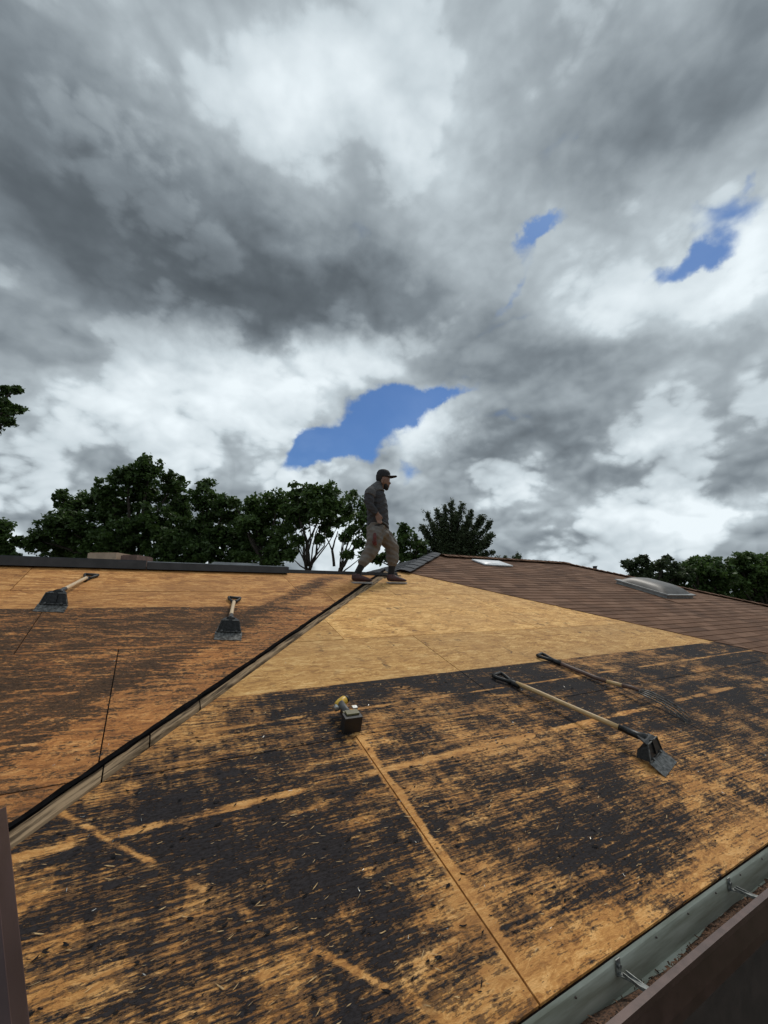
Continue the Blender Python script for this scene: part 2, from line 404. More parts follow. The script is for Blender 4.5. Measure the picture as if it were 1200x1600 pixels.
def clip(poly, a, b_, c):                  # keep a*x + b*y <= c
    res = []
    for i, p_ in enumerate(poly):
        q = poly[(i+1) % len(poly)]; dp = a*p_[0]+b_*p_[1]-c; dq = a*q[0]+b_*q[1]-c
        if dp <= 0: res.append(p_)
        if (dp < 0 < dq) or (dq < 0 < dp):
            t = dp/(dp-dq); res.append((p_[0]+t*(q[0]-p_[0]), p_[1]+t*(q[1]-p_[1])))
    return res
def clip_all(poly, hps):
    for h in hps:
        poly = clip(poly, *h)
        if len(poly) < 3: return []
    return poly
def area(poly): return abs(sum(poly[i][0]*poly[(i+1)%len(poly)][1]-poly[(i+1)%len(poly)][0]*poly[i][1] for i in range(len(poly))))/2
def mesh_np(name, v, f4):
    me = bpy.data.meshes.new(name); nv, nf, k = len(v), len(f4), f4.shape[1]
    me.vertices.add(nv); me.vertices.foreach_set('co', v.astype(np.float32).ravel())
    me.loops.add(nf*k); me.loops.foreach_set('vertex_index', f4.astype(np.int32).ravel())
    me.polygons.add(nf); me.polygons.foreach_set('loop_start', np.arange(0, nf*k, k, dtype=np.int32))
    me.update(calc_edges=True); return me

# ------------------------------------------------------------------ ground
bm = bmesh.new(); bmesh.ops.create_grid(bm, x_segments=24, y_segments=24, size=1500)
prop(from_bm(bm, 'ground', M['ground']), kind='structure')
bm = bmesh.new(); box(bm, (1.5, -1.2, .004), (6, 2.2, .008)); prop(from_bm(bm, 'driveway', M['drive']), kind='structure')

# ------------------------------------------------------------------ the house
EY = 1.012                                # eave
HB = 2.245                                 # lower edge of hip board: y = x + HB
HA = 2.345                                # right edge of the left deck
RY = 5.34                                 # left ridge
RR = 6.92                                 # right ridge
house = empty('house', (4, 4, 0), 'low brown shingled house with its roof stripped to the boards', 'house')
def deck_fn(lift, tilt=(0, 0, 0)):
    return lambda x, y, z: S(x, y, z+lift+tilt[0]+tilt[1]*(x-tilt[2]))
right_hp = [(-1, 1, HB), (-.814, 1, 5.2-.814*3), (0, 1, RR), (0, -1, -EY), (3.32, 2.56, 3.32*9.34+2.56*6.92)]
left_hp = [(1, -1, -HA), (0, 1, RY), (0, -1, -EY)]
G = .003
rowsB = [EY, 2.20, 3.36, 4.52, 5.67, 6.83, 8.0]
jointsB = [1.10, 2.265, 1.56, 2.80, 1.6, 2.4]
jointsA = [-.95, -.07, -.60, 1.54, .3, .3]
def lay(rows, joints, hps, x0, x1, material, lift, flip=0):
    for r_ in range(len(rows)-1):
        j = joints[r_]; xs = sorted(j+2.44*k for k in range(-6, 8))
        for a, c in zip(xs, xs[1:]):
            a2, c2 = max(a, x0), min(c, x1)
            if c2-a2 < .03: continue
            poly = clip_all([(a2+G, rows[r_]+G), (c2-G, rows[r_]+G), (c2-G, rows[r_+1]-G), (a2+G, rows[r_+1]-G)], hps)
            if len(poly) < 3 or area(poly) < .004: continue
            bm = bmesh.new(); tl = (random.uniform(-.0008, .0012), random.uniform(-.0006, .0006), (a2+c2)/2)
            prism(bm, poly, -.012, 0, deck_fn(lift, tl))
            bmesh.ops.recalc_face_normals(bm, faces=bm.faces)
            uvl = bm.loops.layers.uv.new('deck')
            for f in bm.faces:
                for l in f.loops: l[uvl].uv = (l.vert.co.x, l.vert.co.y)
            me = bpy.data.meshes.new('osb_panel'); bm.to_mesh(me); bm.free()
            link('osb_panel', me, material, house)
LIFT = .022
lay(rowsB, jointsB, right_hp, -2, 14.5, M['osb_right'], 0)
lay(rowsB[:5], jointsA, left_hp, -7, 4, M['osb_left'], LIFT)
# dark solid under each slope, coloured so the panel gaps read as shade
bm = bmesh.new()
prism(bm, clip_all([(-7, EY+.02), (14.5, EY+.02), (14.5, RR-.02), (-7, RR-.02)], right_hp[:3]+right_hp[4:]), -.16, -.0165, deck_fn(0))
from_bm(bm, 'shade_backing', M['deck_under'], house)
bm = bmesh.new(); prism(bm, clip_all([(-7, EY+.02), (4, EY+.02), (4, RY-.02), (-7, RY-.02)], [(1, -1, -HA+.02)]), -.16, LIFT-.0165, deck_fn(0))
from_bm(bm, 'shade_backing', M['deck_under'], house)
# back slopes
bm = bmesh.new()
zr = roof_z(RY)+LIFT; q = [Vector(v) for v in ((-7, RY, zr-.005), (3.4, RY, zr-.005), (3.4, 10.5, zr-1.62), (-7, 10.5, zr-1.62))]
vs = [bm.verts.new(v) for v in q]+[bm.verts.new(v-Vector((0, 0, .15))) for v in q]
for f in ((0,1,2,3),(7,6,5,4),(0,4,5,1),(1,5,6,2),(2,6,7,3),(3,7,4,0)): bm.faces.new([vs[i] for i in f])
from_bm(bm, 'back_roof', M['grey_shingle'], house)
zt = roof_z(RR)
bm = bmesh.new()
q = [Vector(v) for v in ((5.1, RR, zt-.005), (9.4, RR, zt-.005), (13.5, 11.2, zt-1.4), (4.1, 11.2, zt-1.4))]
vs = [bm.verts.new(v) for v in q]+[bm.verts.new(v-Vector((0, 0, .15))) for v in q]
for f in ((0,1,2,3),(7,6,5,4),(0,4,5,1),(1,5,6,2),(2,6,7,3),(3,7,4,0)): bm.faces.new([vs[i] for i in f])
from_bm(bm, 'back_roof', M['shingle'], house)

# hip: black tar-filled groove and weathered boards laid end to end
def hipx(c, s): return (s, s+c)           # point at x = s on the line y = x + c
bm = bmesh.new()
n = 90; s0, s1 = -1.3, 3.30; prev = None
for i in range(n+1):
    s = s0+(s1-s0)*i/n; wl = HA+.004; wr = HA-.006-.018*min(1, max(0, (s+.35)/.9))*(.75+.45*math.sin(s*5.3)*math.sin(s*2.1+1))+random.uniform(-.011, .009); h = .016+random.uniform(-.005, .007)
    cur = [bm.verts.new(S(s-.0, s+wl, LIFT-.014)), bm.verts.new(S(s, s+wl+.002+random.uniform(-.004, .006), LIFT+.004+random.uniform(0, .005))), bm.verts.new(S(s, s+wl-.022, h+.008)), bm.verts.new(S(s, s+wr, h)), bm.verts.new(S(s, s+wr-.012, -.02))]
    if prev:
        for k in range(4): bm.faces.new((prev[k], prev[k+1], cur[k+1], cur[k]))
    prev = cur
prop(from_bm(bm, 'hip_felt', M['tar'], house), 'black tar paper strip folded in the gap along the hip')
cuts = [-1.2, -.05, .12, .36, 2.2, 3.28]
for a, c in zip(cuts, cuts[1:]):
    bm = bmesh.new(); n = max(2, int((c-a)/.05)); prev = None; lift = random.uniform(-.003, .004)
    for i in range(n+1):
        s = a+.003+(c-a-.006)*i/n
        nl = HA-.007-.014*min(1, max(0, (s+.35)/.9)); nr = HB+.006+random.uniform(-.009, .009)+.006*math.sin(s*9) - .045*max(0, s-1.5)
        cur = [bm.verts.new(S(s, s+nl, -.012)), bm.verts.new(S(s, s+nl,   .008+lift)), bm.verts.new(S(s, s+nl-.03, .012+lift+random.uniform(-.002, .002))),
               bm.verts.new(S(s, s+nr+.012, .008+lift)), bm.verts.new(S(s, s+nr, -.012))]
        if prev:
            for k in range(4): bm.faces.new((prev[k], prev[k+1], cur[k+1], cur[k]))
        else: bm.faces.new(cur)
        prev = cur
    bm.faces.new(prev[::-1])
    from_bm(bm, 'hip_board', M['weathered'], house)

# ridge vent on the left ridge
def bar(name, m, x0, x1, y, z0, z1, dep, parent, lab=None):
    bm = bmesh.new(); box(bm, ((x0+x1)/2, y, (z0+z1)/2), (x1-x0, dep, z1-z0)); o = from_bm(bm, name, m, parent, bevel=.004)
    return prop(o, lab)
for a, c, h in ((-7.0, -2.4, .066), (-2.39, .05, .066), (.06, 1.62, .058)):
    bar('ridge_vent', M['vent'], a, c, RY-.02, zr-.03, zr+h-.012, .30, house)
    bar('ridge_flashing', M['vent_light'] if a > 0 else M['vent'], a, c, RY+.02, zr+h-.011, zr+h, .26, house)  # top strip; the pale length has a highlight put into its colour
bar('ridge_flashing', M['vent'], 1.63, 3.3, RY-.01, zr-.02, zr+.022, .12, house, 'thin dark strip on the ridge end beside the worker')
bar('ridge_flashing', M['vent_light'], .75, 1.28, RY+.06, zr+.064, zr+.085, .2, house, 'loose pale metal strip on the ridge')

# brown shingles still in place
tear = [(-1, -1, -9.22), (-.814, 1, 5.2-.814*3-.02)]
zone = tear+[(0, 1, RR+.01), (0, -1, -EY+.03), (3.32, 2.56, 3.32*9.34+2.56*6.92+.05)]
EXP, TW = .1335, .305                     # exposure in plan, tab width
cells = []
ry = EY-.03; r_ = 0
while ry < RR:
    off_ = (r_ % 2)*TW/2+((r_*37) % 5)*.02; k = -1
    x = 3.0+off_
    while x < 14.5:
        wj = random.uniform(-.004, .004)
        poly = clip_all([(x, ry), (x+TW-.006, ry), (x+TW-.006, ry+EXP*1.25), (x, ry+EXP*1.25)], zone)
        if len(poly) >= 3 and area(poly) > .004: cells.append((x, ry, poly, wj))
        x += TW
    ry += EXP; r_ += 1
def shown(c):                             # how large it shows: size over distance squared
    p_ = Vector((c[0]+.15, c[1]+.07, roof_z(c[1])-H)); return p_.length
cells.sort(key=shown)
def shingle_geo(bm, poly, ry, jig, base=0):
    def f(x, y, z):
        t = min(max((y-ry)/EXP, 0), 1.3); return S(x, y, base+(.0095-.0065*t)*1.0+jig+z)
    prism(bm, poly, -.0045, .0005, f)
full = None
for i, (x, ry_, poly, wj) in enumerate(cells[:300]):
    jig = random.uniform(0, .0015)
    if area(poly) > TW*EXP*1.2 and len(poly) == 4:
        if full is None:
            bm = bmesh.new(); pl0 = [(a-poly[0][0], b_-poly[0][1]) for a, b_ in poly]
            def f0(xx, yy, z): t = min(max(yy/EXP, 0), 1.3); return Vector((xx, yy, SL*yy))+NRM*(.0095-.0065*t+z)
            prism(bm, pl0, -.0045, .0005, f0); bmesh.ops.recalc_face_normals(bm, faces=bm.faces)
            full = bpy.data.meshes.new('shingle'); bm.to_mesh(full); bm.free(); full.materials.append(M['shingle'])
        link('shingle', full, None, house, Matrix.Translation(S(poly[0][0], poly[0][1], jig)))
    else:
        bm = bmesh.new(); shingle_geo(bm, poly, ry_, jig); from_bm(bm, 'shingle', M['shingle'], house)
bm = bmesh.new()
for x, ry_, poly, wj in cells[300:]: shingle_geo(bm, poly, ry_, random.uniform(0, .0015))
prop(from_bm(bm, 'shingle_field', M['shingle'], house), kind='stuff')

# grey left-facing slope behind the worker, with its shingles, and the caps along hips and ridge
apex = S(5.12, RR, 0); foot = S(3.05, 5.2, 0); back = Vector((3.75, 8.35, apex.z-.46)); low = Vector((1.9, 6.9, foot.z-.25))
pn = (apex-foot).cross(back-foot).normalized()
if pn.z < 0: pn = -pn
bm = bmesh.new(); vs = [bm.verts.new(v-pn*.02) for v in (foot, apex, back, low)]; vl = [bm.verts.new(v-pn*.15) for v in (foot, apex, back, low)]
bm.faces.new(vs); bm.faces.new(vl[::-1])
for i in range(4): bm.faces.new((vs[i], vl[i], vl[(i+1)%4], vs[(i+1)%4]))
from_bm(bm, 'side_roof', M['grey_shingle'], house)
up_ = (apex-foot)-pn*(apex-foot).dot(pn)
eu = Vector((0, 1, 0)); eu = (eu-pn*eu.dot(pn)).normalized(); ev = pn.cross(eu).normalized()
if ev.z < 0: ev = -ev
def loc2(v): d = v-foot; return (d.dot(eu), d.dot(ev))
tri = [loc2(foot), loc2(apex), loc2(back), loc2(low)]
cx_ = sum(t[0] for t in tri)/4; cy_ = sum(t[1] for t in tri)/4; hp = []
for i in range(4):
    (x1, y1), (x2, y2) = tri[i], tri[(i+1)%4]; a, b_ = (y2-y1), -(x2-x1); c = a*x1+b_*y1
    if a*cx_+b_*cy_ > c: a, b_, c = -a, -b_, -c
    hp.append((a, b_, c))
vv = min(t[1] for t in tri); r_ = 0
while vv < max(t[1] for t in tri):
    uu = min(t[0] for t in tri)-(r_ % 2)*.15
    while uu < max(t[0] for t in tri):
        poly = clip_all([(uu, vv), (uu+.298, vv), (uu+.298, vv+.17), (uu, vv+.17)], hp)
        if len(poly) >= 3 and area(poly) > .01:
            bm = bmesh.new(); jig = random.uniform(0, .004)
            prism(bm, poly, -.006, 0, lambda a, b_, z, v0=vv: foot+eu*a+ev*b_+pn*(z+.016-.05*(b_-v0)+jig))
            from_bm(bm, 'grey_shingle', M['grey_shingle'], house)
        uu += .305
    vv += .14; r_ += 1
def caps(a, b_, nrm, name, m, step, width, rise, th=.006):
    L = (b_-a).length; d = (b_-a).normalized(); sd_ = d.cross(nrm).normalized(); k = 0
    while k*step < L:
        o_ = a+d*(k*step); bm = bmesh.new(); j = random.uniform(-.01, .01); e = step*1.25
        pts = []
        for t, lift in ((0, .020), (e, .006)):
            for s in (-1, -.45, 0, .45, 1):
                pts.append(o_+d*t+sd_*(s*width+j)+nrm*(lift+rise-abs(s)**1.6*rise*1.2))
        top = [bm.verts.new(p_) for p_ in pts]; bot = [bm.verts.new(p_-nrm*th) for p_ in pts]
        for q in range(4):
            bm.faces.new((top[q], top[q+1], top[q+6], top[q+5])); bm.faces.new((bot[q+5], bot[q+6], bot[q+1], bot[q]))
            bm.faces.new((top[q], bot[q], bot[q+1], top[q+1])); bm.faces.new((top[q+5], top[q+6], bot[q+6], bot[q+5]))
        bm.faces.new((top[0], top[5], bot[5], bot[0])); bm.faces.new((top[4], bot[4], bot[9], top[9]))
        from_bm(bm, name, m, house, smooth=False); k += 1
caps(S(3.52, 5.55, .005), apex+Vector((.04, 0, .01)), (NRM+pn).normalized(), 'hip_cap', M['grey_shingle'], .30, .155, .03)
caps(S(5.4, RR, .0), S(9.35, RR, .0), Vector((0, 0, 1)), 'ridge_cap', M['shingle'], .14, .14, .04)
caps(S(9.34, 6.92, 0), S(13.1, 2.05, 0), (NRM+Vector((.3, .1, .3))).normalized(), 'ridge_cap', M['shingle'], .14, .14, .03)

# eave: fascia, gutter with hangers, soffit, walls
ez = roof_z(EY)
bm = bmesh.new(); box(bm, (3.7, EY+.012, ez-.115), (21.5, .02, .17)); from_bm(bm, 'fascia', M['gutter_dark'], house)
bm = bmesh.new(); box(bm, (3.7, EY+.03, ez-.0245), (21.4, .05, .018)); from_bm(bm, 'drip_edge', M['gutter_dark'], house)
GL = .128
prof_in = [(EY-.002, ez-.008), (EY-.006, ez-.020), (EY-.007, ez-.112), (EY-.085, ez-.116), (EY-.118, ez-.070), (EY-GL-.004, ez-.030), (EY-GL-.002, ez-.012)]
prof_lip = [(EY-GL+.010, ez-.018), (EY-GL+.010, ez-.006), (EY-GL-.012, ez-.006), (EY-GL-.014, ez-.022), (EY-GL-.008, ez-.030), (EY-GL-.008, ez-.100), (EY-GL-.002, ez-.140), (EY-.090, ez-.142), (EY-.012, ez-.1165)]
def extrude_x(bm, prof, x0, x1, n=30, wob=0):
    prev = None
    for i in range(n+1):
        x = x0+(x1-x0)*i/n; o_ = wob*math.sin(x*1.7)+wob*.6*math.sin(x*4.1)
        cur = [bm.verts.new((x, y+o_, z+o_*.5)) for y, z in prof]
        if prev:
            for k in range(len(prof)-1): bm.faces.new((prev[k], prev[k+1], cur[k+1], cur[k]))
        prev = cur
gut_bm = bmesh.new(); extrude_x(gut_bm, prof_in, -7, 14.4, 80, .0012)
me = bpy.data.meshes.new('gutter'); gut_bm.to_mesh(me); gut_bm.free(); gutter = link('gutter', me, M['gutter_in'], house)
bm = bmesh.new(); extrude_x(bm, prof_lip, -7, 14.4, 80, .0012)
me = bpy.data.meshes.new('gutter_face'); bm.to_mesh(me); bm.free(); link('gutter_face', me, M['gutter_out'], gutter)
bm = bmesh.new(); xx = -6.9
while xx < 14.3:
    for hh in (ez-.030, ):
        bmesh.ops.create_cone(bm, cap_ends=True, segments=8, radius1=.0035, radius2=.0025, depth=.004, matrix=Matrix.Translation((xx, EY-.009, hh-.0)) @ Matrix.Rotation(math.pi/2, 4, 'X'))
    xx += .22
from_bm(bm, 'gutter_rivets', M['gutter_dark'], gutter)['kind'] = 'stuff'
def hanger(x):
    bm = bmesh.new()
    def strip(pts, wd, th):
        prev = None
        for (y, z, w_) in pts:
            cur = [bm.verts.new((x-w_/2, y, z)), bm.verts.new((x+w_/2, y, z)), bm.verts.new((x+w_/2, y, z-th)), bm.verts.new((x-w_/2, y, z-th))]
            if prev:
                for k in range(4): bm.faces.new((prev[k], prev[(k+1)%4], cur[(k+1)%4], cur[k]))
            else: bm.faces.new(cur[::-1])
            prev = cur
        bm.faces.new(prev)
    yb = EY-.010
    box(bm, (x, yb-.001, ez-.030), (.022, .003, .045))                         # leg screwed to the back wall
    strip([(yb-.002, ez-.046, .024), (yb-.022, ez-.040, .022), (EY-GL+.012, ez-.022, .017), (EY-GL+.004, ez-.012, .016)], .02, .003)
    for sx in (-.0105, .0105): box(bm, (x+sx*.8, (yb+EY-GL)/2-.004, ez-.033), (.0022, .085, .009))  # stiffening flanges
    bmesh.ops.create_cone(bm, cap_ends=True, segments=6, radius1=.0075, radius2=.0075, depth=.007, matrix=Matrix.Translation((x, yb-.006, ez-.026)) @ Matrix.Rotation(math.pi/2, 4, 'X'))
    from_bm(bm, 'gutter_hanger', M['hanger'], gutter)
hx0 = (ray(988, 1528)*((-(H-ez)-.03)/ray(988, 1528).z)).x; hx1 = (ray(1153, 1388)*((-(H-ez)-.03)/ray(1153, 1388).z)).x
for k in range(-5, 18): hanger(hx0+(hx1-hx0)*k)
# debris in the gutter
v = []; f = []
for i in range(16000):
    x = random.uniform(-1, 6); y = EY-.122+abs(random.gauss(0, .040)); z = ez-.034-(y-(EY-.124))*.60+.012*math.sin(x*2.3)+.008*math.sin(x*6.1+1)+random.uniform(-.002, .009)
    if y > EY-.012: continue
    if math.sin(x*3.1)+math.sin(x*7.7+1) < -.9 and random.random() < .7: continue
    L = random.uniform(.002, .010); wd = L*random.uniform(.15, .6); a = random.uniform(0, 6.28); ti = random.uniform(-.6, .6)
    d = Vector((math.cos(a), math.sin(a), ti)).normalized()*L; s_ = Vector((-math.sin(a), math.cos(a), random.uniform(-.4, .4)))*wd
    c = Vector((x, y, z)); n0 = len(v); v += [c-d-s_, c+d-s_, c+d+s_, c-d+s_]; f.append((n0, n0+1, n0+2, n0+3))
me = mesh_np('gutter_litter', np.array(v), np.array(f)); prop(link('gutter_litter', me, M['debris']), 'brown shingle grit and leaf litter lying in the gutter', 'debris', kind='stuff')
bm = bmesh.new(); extrude_x(bm, [(EY-.008, ez-.108), (EY-.035, ez-.090), (EY-.065, ez-.070), (EY-.095, ez-.052), (EY-.126, ez-.036)], -7, 14, 200)
for q in bm.verts: q.co.z += random.uniform(-.006, .006)+.012*math.sin(q.co.x*2.3)+.008*math.sin(q.co.x*6.1+1)
prop(from_bm(bm, 'gutter_silt', M['debris'], None), 'dark silt settled along the bottom of the gutter', 'silt', kind='stuff')

bm = bmesh.new(); box(bm, (3.6, EY+.33, ez-.21), (21, .62, .015)); from_bm(bm, 'soffit', M['gutter_dark'], house)
bm = bmesh.new()
for q in [((3.6, 5.2, (ez-.22)/2), (20.2, 7.4, ez-.225))]: box(bm, *q)
from_bm(bm, 'wall', M['siding'], house)
zz = .25
while zz < ez-.25:
    bm = bmesh.new(); v = box(bm, (3.6, 1.488, zz), (20.22, .016, .19), None)
    for q in v:
        if q.co.z > zz and q.co.y < 1.488: q.co.y += .011
    from_bm(bm, 'siding_board', M['siding'], house); zz += .2

# skylights
def skylight(x0, x1, y0, y1, hcurb, hdome, fm, dm, lab):
    cx_, cy_ = (x0+x1)/2, (y0+y1)/2
    bm = bmesh.new(); fr = .06
    for (a, b_, c, d) in ((x0, x1, y0, y0+fr), (x0, x1, y1-fr, y1), (x0, x0+fr, y0+fr, y1-fr), (x1-fr, x1, y0+fr, y1-fr)):
        prism(bm, [(a, b_*0+c), (b_, c), (b_, d), (a, d)], -.01, hcurb, lambda x, y, z: S(x, y, z))
    sk = prop(from_bm(bm, 'skylight', fm, house, bevel=.004), lab)
    bm = bmesh.new(); a, b_, c, d = x0-.03, x1+.03, y0-.03, y1+.03; ww = .05
    for (p0, p1, p2, p3) in ((a, b_, c, c+ww), (a, b_, d-ww, d), (a, a+ww, c+ww, d-ww), (b_-ww, b_, c+ww, d-ww)):
        prism(bm, [(p0, p2), (p1, p2), (p1, p3), (p0, p3)], hcurb+.001, hcurb+.022, lambda x, y, z: S(x, y, z))
    from_bm(bm, 'skylight_frame', fm, sk, bevel=.004)
    bm = bmesh.new(); N = 14; g_ = []
    for i in range(N+1):
        row = []
        for j in range(N+1):
            u, v_ = i/N, j/N; hh = (max(0, 1-(2*u-1)**4)*max(0, 1-(2*v_-1)**4))**.8*hdome
            row.append(bm.verts.new(S(x0+.01+(x1-x0-.02)*u, y0+.01+(y1-y0-.02)*v_, hcurb+.018+hh)))
        g_.append(row)
    for i in range(N):
        for j in range(N): bm.faces.new((g_[i][j], g_[i+1][j], g_[i+1][j+1], g_[i][j+1]))
    from_bm(bm, 'dome', dm, sk, smooth=True)
skylight(8.74, 9.75, 4.30, 5.25, .07, .13, M['skyframe'], M['dome'], 'smoked domed skylight in a pale frame')
skylight(6.02, 6.74, 6.28, 6.62, .02, .03, M['white'], M['white'], 'flat white skylight just below the ridge')
bm = bmesh.new(); prism(bm, [(8.6, 4.05), (9.9, 4.05), (9.9, 4.27), (8.6, 4.27)], .010, .018, lambda x, y, z: S(x, y, z)); from_bm(bm, 'skylight_apron', M['shingle'], house)
bm = bmesh.new(); loft(bm, [S(10.15, 6.6, -.1), S(10.15, 6.6, -.02)+Vector((0, 0, .07)), S(10.15, 6.6, -.02)+Vector((0, 0, .075))], [(.05, .05), (.05, .05), (.08, .08)], 10)
from_bm(bm, 'vent_pipe', M['vent'], house)

# ------------------------------------------------------------------ ladder at the lower left
lad = empty('ladder', (-.3, -.1, 0), 'reddish brown ladder rail leaning on the eave, at the left edge of the roof', 'ladder')
dirl = Vector((.29, -.27, -1)).normalized(); topc = Vector((-.096, .76, H-.391))-dirl*.122; Lr = 3.95
sidev = Vector((1, 0, 0)); sidev = (sidev-dirl*sidev.dot(dirl)).normalized(); dv = dirl.cross(sidev).normalized()
for k, sgn in ((0, 1), (1, -1)):
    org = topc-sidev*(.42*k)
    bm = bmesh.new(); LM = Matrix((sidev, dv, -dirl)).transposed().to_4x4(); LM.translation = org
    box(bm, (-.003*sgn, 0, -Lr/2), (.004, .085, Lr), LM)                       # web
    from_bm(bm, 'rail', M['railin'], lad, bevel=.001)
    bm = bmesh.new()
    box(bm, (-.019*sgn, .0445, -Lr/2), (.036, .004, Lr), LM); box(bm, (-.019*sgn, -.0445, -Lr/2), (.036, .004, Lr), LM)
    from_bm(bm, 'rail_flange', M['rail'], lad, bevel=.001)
for k in range(12):
    c0 = topc-sidev*.02+dirl*(.18+k*.305); c1 = topc-sidev*.40+dirl*(.18+k*.305)
    bm = bmesh.new(); loft(bm, [c0, c1], .017, 10); from_bm(bm, 'rung', M['rung'], lad)

# ------------------------------------------------------------------ tools
def frame(a, c):
    x = (c-a).normalized(); z = (NRM-x*NRM.dot(x)).normalized(); y = z.cross(x); m_ = Matrix((x, y, z)).transposed().to_4x4(); m_.translation = c; return m_
def grip(root, m_, L, zc, sc_=1.0, roll=0, wdt=.105):
    """black D grip whose bar lies L behind the blade"""
    bm = bmesh.new(); h = wdt/2
    loft(bm, [(-L, -h, zc), (-L, h, zc)], [.0135, .0135], 10)
    for s in (-1, 1): loft(bm, [(-L, s*h, zc), (-L+.035, s*h*.98, zc), (-L+.085, s*h*.55, zc), (-L+.13, s*.010, zc)], [(.0125, .015), (.010, .015), (.010, .014), (.014, .015)], 8)
    loft(bm, [(-L+.105, 0, zc), (-L+.15, 0, zc), (-L+.20, 0, zc)], [.014, .021, .019], 12)
    from_bm(bm, 'grip', M['black_plastic'], root, m_, smooth=True)
def scraper(name_lab, g_px, b_px, hm_, W=.215, gz=.02, grp='roofing scrapers lying on the stripped roof'):
    a = on_roof(*g_px, gz); c = on_roof(*b_px, 0)
    base = LIFT if (c.y > c.x+HA) else 0
    c = c+NRM*base; a = a+NRM*base*.2
    m_ = frame(a+NRM*(-(a-c).dot(NRM)), c); L = (c-a).length
    root = empty('roof_scraper', c, name_lab, 'scraper', grp)
    # blade
    bm = bmesh.new(); W2 = W/2; N = 22; th = .004
    top = []; bot = []
    ys = [-W2+W*i/N for i in range(N+1)]
    prof = [(0, .004), (-.035, .015), (-.085, .033)]
    for j, (x, z) in enumerate(prof):
        top.append([bm.verts.new((x, y, z)) for i, y in enumerate(ys)])
        bot.append([bm.verts.new((x, y, z-th)) for i, y in enumerate(ys)])
    for j in range(2):
        for i in range(N):
            bm.faces.new((top[j][i], top[j][i+1], top[j+1][i+1], top[j+1][i])); bm.faces.new((bot[j+1][i], bot[j+1][i+1], bot[j][i+1], bot[j][i]))
    for i in range(N):
        bm.faces.new((bot[0][i], bot[0][i+1], top[0][i+1], top[0][i])); bm.faces.new((top[2][i], top[2][i+1], bot[2][i+1], bot[2][i]))
    for j in range(2):
        bm.faces.new((top[j][0], top[j+1][0], bot[j+1][0], bot[j][0])); bm.faces.new((bot[j][N], bot[j+1][N], top[j+1][N], top[j][N]))
    from_bm(bm, 'blade', M['worn_steel'], root, m_)
    # bracket: sloping trapezoid wall, folded top, rear foot
    bm = bmesh.new()
    A = [(-.082, W2*.90, .034), (-.100, W2*.78, .070), (-.118, W2*.66, .106), (-.140, W2*.62, .112), (-.19, .030, .110)]
    prev = None
    for x, hw, z in A:
        cur = [bm.verts.new((x, -hw, z)), bm.verts.new((x, hw, z)), bm.verts.new((x-.004, hw, z-.006)), bm.verts.new((x-.004, -hw, z-.006))]
        if prev:
            for k in range(4): bm.faces.new((prev[k], prev[(k+1)%4], cur[(k+1)%4], cur[k]))
        else: bm.faces.new(cur)
        prev = cur
    bm.faces.new(prev[::-1])
    for s in (-1, 1):                                                          # side gussets
        g_ = [(-.085, s*W2*.90, .033), (-.118, s*W2*.66, .104), (-.140, s*W2*.62, .110), (-.165, s*W2*.64, .05), (-.155, s*W2*.78, .012)]
        f1 = [bm.verts.new(q) for q in g_]; f2 = [bm.verts.new((q[0], q[1]-s*.004, q[2])) for q in g_]
        bm.faces.new(f1); bm.faces.new(f2[::-1])
        for k in range(5): bm.faces.new((f1[k], f2[k], f2[(k+1)%5], f1[(k+1)%5]))
    box(bm, (-.105, 0, .082), (.016, .028, .075), Matrix.Translation((-.105, 0, .082)) @ Matrix.Rotation(R(-28), 4, 'Y') @ Matrix.Translation((.105, 0, -.082)))
    from_bm(bm, 'bracket', M['black_steel'], root, m_)
    bm = bmesh.new()
    for s in (-1, 1): loft(bm, [(-.081, s*W2*.90, .036), (-.117, s*W2*.66, .110)], .0042, 6)
    loft(bm, [(-.117, -W2*.67, .110), (-.117, W2*.67, .110)], .0042, 6); loft(bm, [(-.080, -W2*.92, .036), (-.080, W2*.92, .036)], .0036, 6)
    from_bm(bm, 'bracket_rim', M['worn_steel'], root, m_)
    for s in (-1, 1):
        bm = bmesh.new(); bmesh.ops.create_cone(bm, cap_ends=True, segments=8, radius1=.010, radius2=.008, depth=.008, matrix=Matrix.Translation((-.078, s*W2*.55, .042)) @ Matrix.Rotation(R(40), 4, 'Y'))
        from_bm(bm, 'bolt', M['worn_steel'], root, m_)
    zt_, zg = .100, (a-c).dot(NRM)
    def hz(x): t = (-x-.16)/(L-.16); return zt_*(1-t)+max(zg, .016)*t
    bm = bmesh.new(); loft(bm, [(-.15, 0, hz(-.15)+.008), (-.20, 0, hz(-.2)), (-.30, 0, hz(-.3))], [(.034, .020), (.024, .021), (.0185, .0185)], 14)
    from_bm(bm, 'socket', M['black_steel'], root, m_, smooth=True)
    bm = bmesh.new(); N = 8; xs = [-.29-(L-.17-.29)*i/N for i in range(N+1)]
    loft(bm, [(x, .002*math.sin(x*5), hz(x)) for x in xs], [(.0155+.001*math.sin(i*1.3)) for i in range(N+1)], 14)
    from_bm(bm, 'handle', hm_, root, m_, smooth=True)
    grip(root, m_, L, max(zg, .016)+.002)
    return root
scraper('large roof scraper with a golden brown handle lying on the black felt near the fork', (776, 1054), (1049, 1203), M['handle_ash'], .25, .02)
scraper('pale handled roof scraper tilted to the left on the left slope, under the ridge', (143, 901), (75, 961), M['handle_pale'], .195, .02)
scraper('short looking roof scraper standing upright in view close to the hip board', (366, 937), (355, 1005), M['handle_pale'], .195, .02)

